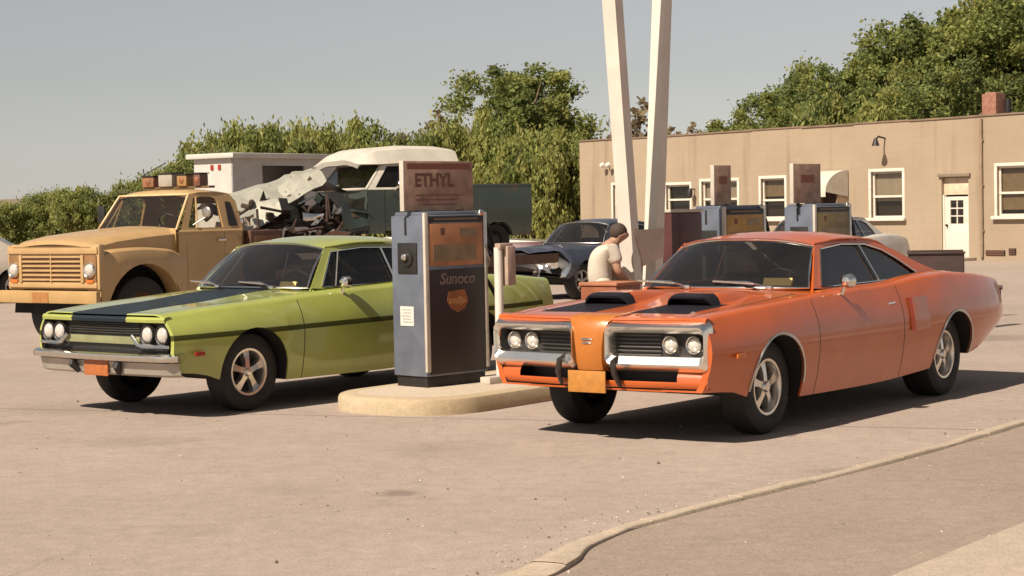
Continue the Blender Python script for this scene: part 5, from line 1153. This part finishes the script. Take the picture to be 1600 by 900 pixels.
for (h, sy) in ((10, 1), (14, -1)):
    p = Vector(J[h][0])
    for k, (dy, ln) in enumerate(((-.026, .055), (-.009, .066), (.009, .062), (.026, .048))):
        i0 = len(J); J.append(((p.x + .035, p.y + dy, p.z - .005), .0095)); J.append(((p.x + .035 + ln * .6, p.y + dy * 1.15, p.z - .02), .009)); J.append(((p.x + .035 + ln * .8, p.y + dy * 1.15, p.z - .02 - ln * .5), .008)); Eg += [(h, i0), (i0, i0 + 1), (i0 + 1, i0 + 2)]
    i0 = len(J); J.append(((p.x + .01, p.y - sy * .038, p.z - .01), .012)); J.append(((p.x + .05, p.y - sy * .055, p.z - .025), .010)); Eg += [(h, i0), (i0, i0 + 1)]
i0 = len(J); J.append(((.275, 0, 1.355), .016)); Eg.append((5, i0))
for sy in (1, -1): i0 = len(J); J.append(((.155, sy * .088, 1.36), .018)); Eg.append((5, i0))
skin_mesh('body', J, Eg, [SKIN], pr)
skin_mesh('shirt', [((-.035, 0, .74), .145, .15), ((-.07, 0, .96), .135, .14), ((-.04, 0, 1.12), .14, .15), ((.045, 0, 1.225), .09, .10), ((.05, .165, 1.205), .085), ((.085, .20, 1.04), .075), ((.05, -.165, 1.205), .085), ((.10, -.20, 1.04), .075)], [(0, 1), (1, 2), (2, 3), (3, 4), (4, 5), (3, 6), (6, 7)], [CLO], pr)
skin_mesh('trousers', [((-.04, 0, .84), .14, .14), ((-.03, .09, .70), .105), ((.02, .10, .43), .085), ((-.03, .10, .11), .075), ((-.03, -.09, .70), .105), ((.05, -.10, .43), .085), ((.02, -.10, .11), .075), ((-.06, 0, .96), .125, .13)], [(0, 1), (1, 2), (2, 3), (0, 4), (4, 5), (5, 6), (0, 7)], [TRO], pr)
hm = MB(); M = Matrix.Translation((.155, 0, 1.385)) @ Matrix.Rotation(R(-28), 4, 'Y')
hm.lathe([(.001, .098)] + [(.098 * math.sin(a), .098 * math.cos(a)) for a in np.linspace(.2, 1.9, 9)] + [(.085, -.04)], M, 20); hm.build('hair', HAIR, pr)
for y in (.105, -.105):
    s_ = MB(); s_.box((.03 + (.05 if y < 0 else 0), y, .045), (.27, .10, .09), 0, bev=.03); s_.build('shoe', BLACK, pr)
hn_ = MB()
for sy in (1, -1): hn_.lathe([(.001, .012), (.009, .008), (.012, 0), (.001, -.006)], Matrix.Translation((.238, sy * .034, 1.378)), 10, 0, 'X'); hn_.build('eye', BLACK, pr) if sy < 0 else None
# ================================================================== TREES AND BUSHES
def leafmat(name, col):
    m, n, b = newmat(name); n.links.new(mixc(n, ramp(n, noiset(n, .9, 4), .3, .7), tuple(c * .72 for c in col), tuple(c * 1.25 for c in col)), b.inputs['Base Color']); b.inputs['Roughness'].default_value = .6; b.inputs['Specular IOR Level'].default_value = .25
    o = n.nodes['Material Output']; t = N(n, 'ShaderNodeBsdfTranslucent'); t.inputs[0].default_value = (*(min(1, c * 1.5) for c in col), 1); x = N(n, 'ShaderNodeMixShader'); x.inputs[0].default_value = .38
    n.links.new(b.outputs[0], x.inputs[1]); n.links.new(t.outputs[0], x.inputs[2]); n.links.new(x.outputs[0], o.inputs[0]); return m
LM = [leafmat('leaf_olive', (.215, .225, .062)), leafmat('leaf_green', (.155, .185, .052)), leafmat('leaf_yellow_green', (.265, .26, .075)), leafmat('leaf_dark', (.108, .132, .042))]
DRY = [leafmat('leaf_dry', (.19, .145, .075)), leafmat('leaf_dry_grey', (.24, .19, .13))]
BARK = mat('bark', (.13, .085, .055), .9, 0, .3, 6, .3)
def crown_mesh(name, seed, blobs, nleaf, size, mats, wts, upright=0.0):
    g = np.random.default_rng(seed); cs, rs = [], []
    tot = sum(b[3] * b[4] * b[5] for b in blobs) ; allc = []
    for (x, y, z, a, b, c, ncl) in [(*bl[:6], bl[6]) for bl in blobs]:
        u = g.normal(size=(ncl, 3)); u /= np.linalg.norm(u, axis=1)[:, None]; r = g.uniform(.45, 1.08, ncl)[:, None] ** .6
        allc.append(np.c_[u * r * np.array([a, b, c]) + np.array([x, y, z]), g.uniform(.55, 1.25, ncl) * (a * b * c) ** (1 / 3) * .30])
    cl = np.vstack(allc); per = nleaf // len(cl); P = []; mi = []
    for k, (x, y, z, r) in enumerate(cl):
        q = g.normal(size=(per, 3)) * np.array([1, 1, .8 + upright]) * r * .55; P.append(q + np.array([x, y, z])); m0 = g.choice(len(mats), p=wts)
        mi.append(np.where(g.random(per) < .7, m0, g.choice(len(mats), per, p=wts)))
    P = np.vstack(P); mi = np.concatenate(mi); keep = P[:, 2] > .05; P, mi = P[keep], mi[keep]; n = len(P)
    a = g.normal(size=(n, 3)); a[:, 2] += upright * 2.5 * np.sign(a[:, 2]); a /= np.linalg.norm(a, axis=1)[:, None]; b = np.cross(a, g.normal(size=(n, 3))); b /= np.linalg.norm(b, axis=1)[:, None]
    s = size * g.uniform(.6, 1.5, n)[:, None]; w_ = .62 if upright == 0 else .42
    V = np.stack([P - a * s, P + b * s * w_, P + a * s, P - b * s * w_], 1).reshape(-1, 3)
    me = bpy.data.meshes.new(name); me.vertices.add(4 * n); me.vertices.foreach_set('co', V.ravel()); me.loops.add(4 * n); me.loops.foreach_set('vertex_index', np.arange(4 * n)); me.polygons.add(n); me.polygons.foreach_set('loop_start', np.arange(0, 4 * n, 4)); me.polygons.foreach_set('material_index', mi.astype(np.int32))
    for m in mats: me.materials.append(m)
    me.update(); me.validate(); return me
def trunk_mb(h, r, seed, blobs):
    q = random.Random(seed); m = MB(); top = Vector((q.uniform(-.3, .3), q.uniform(-.3, .3), h)); mid = Vector((q.uniform(-.2, .2), q.uniform(-.2, .2), h * .5)); m.tube([(0, 0, -.1), mid, top], [r, r * .75, r * .4], 10)
    for bl in blobs:
        e = Vector(bl[:3]); s_ = mid.lerp(top, q.uniform(0, .8)); m.tube([s_, s_.lerp(e, .5) + Vector((0, 0, .2)), e, e + Vector((q.uniform(-.4, .4), q.uniform(-.4, .4), bl[5] * .8))], [r * .45, r * .3, r * .16, r * .05], 7)
    return m
def proto(name, seed, H, Rr, nb, nleaf, size, mats, wts, low=.35, upright=0, th=.5):
    q = random.Random(seed); blobs = []
    for k in range(nb):
        a = q.uniform(0, 6.28); rr = Rr * math.sqrt(q.random()) * .68; z = H * q.uniform(low, .80); s_ = Rr * q.uniform(.34, .55) * (1.25 - .5 * z / H)
        blobs.append((rr * math.cos(a), rr * math.sin(a), z, s_, s_, s_ * q.uniform(.75, 1.05) * (1 + upright), 14))
    blobs.append((0, 0, H - Rr * .42, Rr * .42, Rr * .42, Rr * .42, 14))
    return crown_mesh(name + '_crown', seed, blobs, nleaf, size, mats, wts, upright), trunk_mb(H * th, .05 * H ** .8, seed, blobs[:7])
def plant(name, label, pr_, loc, sc, rot, group, first=[None], cat='tree', szz=None):
    r = thing(name, label, cat, loc, rot, group); r.scale = (sc, sc, szz or sc)
    c = bpy.data.objects.new('crown', pr_[0]); COL.objects.link(c); c.parent = r
    if len(pr_) < 3: pr_.append(pr_[1].build('trunk', BARK, r))
    else: t = pr_[2].copy(); COL.objects.link(t); t.parent = r
    return r
PA = list(proto('broad', 11, 8.0, 3.1, 16, 52000, .072, LM, [.30, .40, .10, .20], .28))
PB = list(proto('round', 23, 8.0, 3.6, 18, 52000, .076, LM, [.38, .27, .15, .20], .25))
PC = list(proto('tall', 37, 8.0, 2.7, 15, 46000, .072, LM, [.22, .40, .08, .30], .22))
PD = list(proto('willow', 51, 4.0, 1.9, 13, 30000, .078, LM, [.42, .22, .28, .08], .10, .5, .35))
PE = list(proto('reed', 67, 4.0, 2.1, 13, 30000, .084, LM, [.40, .18, .30, .12], .08, .7, .3))
PG = list(proto('scrub', 91, 4.0, 1.9, 12, 26000, .066, LM + DRY, [.25, .22, .18, .15, .12, .08], .15, .1, .45))
PF = list(proto('dry', 83, 6.0, 2.0, 10, 1500, .16, DRY, [.5, .5], .35, 0, .6))
def tree_at(px, ytop, d, pr_, H0, name, label, group, cat='tree', wid=None):
    g = gx(px, d); z = at(px, ytop, d).z; return plant(name, label, pr_, g, wid or z / H0, rnd.uniform(0, 6.28), group, cat=cat, szz=z / H0)
# centre tree and lower companions
tree_at(850, 92, 80, PA, 8.0, 'tree', 'tall round leafy tree standing left of the building, tallest of the middle group', 'trees behind the yard', wid=1.18)
for px, yt, d_, pr_, h, lb_ in ((775, 175, 76, PD, 4.1, 'yellow green tree at the left foot of the tall round tree'), (880, 200, 74, PD, 4.1, 'olive tree between the tall round tree and the building corner'), (830, 215, 72, PE, 4.1, 'low olive tree in front of the tall round tree'), (715, 205, 84, PD, 4.1, 'small olive tree behind the white roof of the wrecked pickup'), (925, 212, 82, PC, 8, 'dark tree showing above the left end of the building roof')):
    tree_at(px, yt, d_, pr_, h, 'tree', lb_, 'trees behind the yard', wid=(at(px, yt, d_).z / h) * (1.0 if px != 715 else .7))
# left thicket, rising to the right
bl = [(12, 302, 'leftmost low bush of the thicket at the left edge'), (52, 290, 'low reedy bush left above the truck bumper'), (95, 283, 'low bush behind the hood of the tan truck'), (140, 276, 'reedy bush behind the middle of the truck hood'), (185, 272, 'bush behind the windshield of the tan truck'), (232, 262, 'bush behind the amber lights on the truck cab'), (282, 238, 'bush just left of the white box trailer'), (325, 206, 'bushy olive tree above the left end of the white box trailer'), (372, 188, 'bushy tree above the sunlit corner of the white box trailer'), (420, 186, 'bushy olive tree above the middle of the white box trailer'), (470, 188, 'bushy olive tree above the dark opening of the white box trailer'), (515, 202, 'bushy tree above the right end of the white box trailer'), (572, 178, 'pointed bushy tree behind the crumpled hood of the wreck'), (620, 180, 'bushy tree behind the windshield of the wrecked pickup'), (668, 205, 'thin bushy tree behind the brown price sign')]
for k, (px, yt, lb_) in enumerate(bl):
    d_ = 92 + (k % 3) * 5; yt += (16 if k < 7 else 10); h = at(px, yt, d_).z; sc = max(h / 4.1, .95) * (1.0 if k < 13 else .9)
    pq = (PE, PD, PE, PD, PG, PE, PD, PG, PE, PD, PE, PG, PD, PG, PE)[k]
    tree_at(px, yt, d_, pq, 4.1, 'bush' if k < 7 else 'tree', lb_, 'thicket behind the trucks', 'bush' if k < 7 else 'tree', wid=sc)
# right hand trees behind the building
rl = [(1190, 150, 76, PB, 'leftmost tree above the building roof, rounded and bright olive'), (1250, 118, 78, PC, 'dark green tree above the roof right of the awning'), (1300, 92, 80, PA, 'leafy tree above the roof left of the wall lamp'), (1362, 68, 82, PB, 'leafy tree above the wall lamp on the building'), (1425, 40, 84, PC, 'tall dark tree above the building door'), (1490, 8, 86, PA, 'tall tree left of the brick chimney'), (1560, -22, 86, PB, 'tall tree right behind the brick chimney'), (1630, -40, 84, PA, 'tall tree cut off by the right edge'), (1222, 172, 70, PB, 'low bright olive tree close behind the roof'), (1285, 150, 70, PD, 'low bushy tree behind the roof left of the wall lamp'), (1395, 120, 72, PA, 'mid height tree close behind the roof above the square window'), (1500, 90, 73, PC, 'mid height dark tree close behind the roof left of the chimney')]
for px, yt, d_, pr_, lb_ in rl:
    h = {id(PB): 8.0, id(PC): 8.0, id(PA): 8.05, id(PD): 4.1}[id(pr_)]; z = at(px, yt, d_).z
    tree_at(px, yt, d_, pr_, h, 'tree', lb_, 'trees behind the building', wid=max(.75, z / h) if h > 5 else z / h)
for px, yt, d_, lb_ in ((1003, 150, 120, 'thin bare greyish tree seen between the two legs of the sign pole'), (1085, 190, 125, 'small bare greyish tree above the roof right of the sign pole'), (690, 172, 110, 'thin bare greyish tree behind the wrecked pickup')):
    tree_at(px, yt, d_, PF, 6.1, 'tree', lb_, 'bare distant trees')
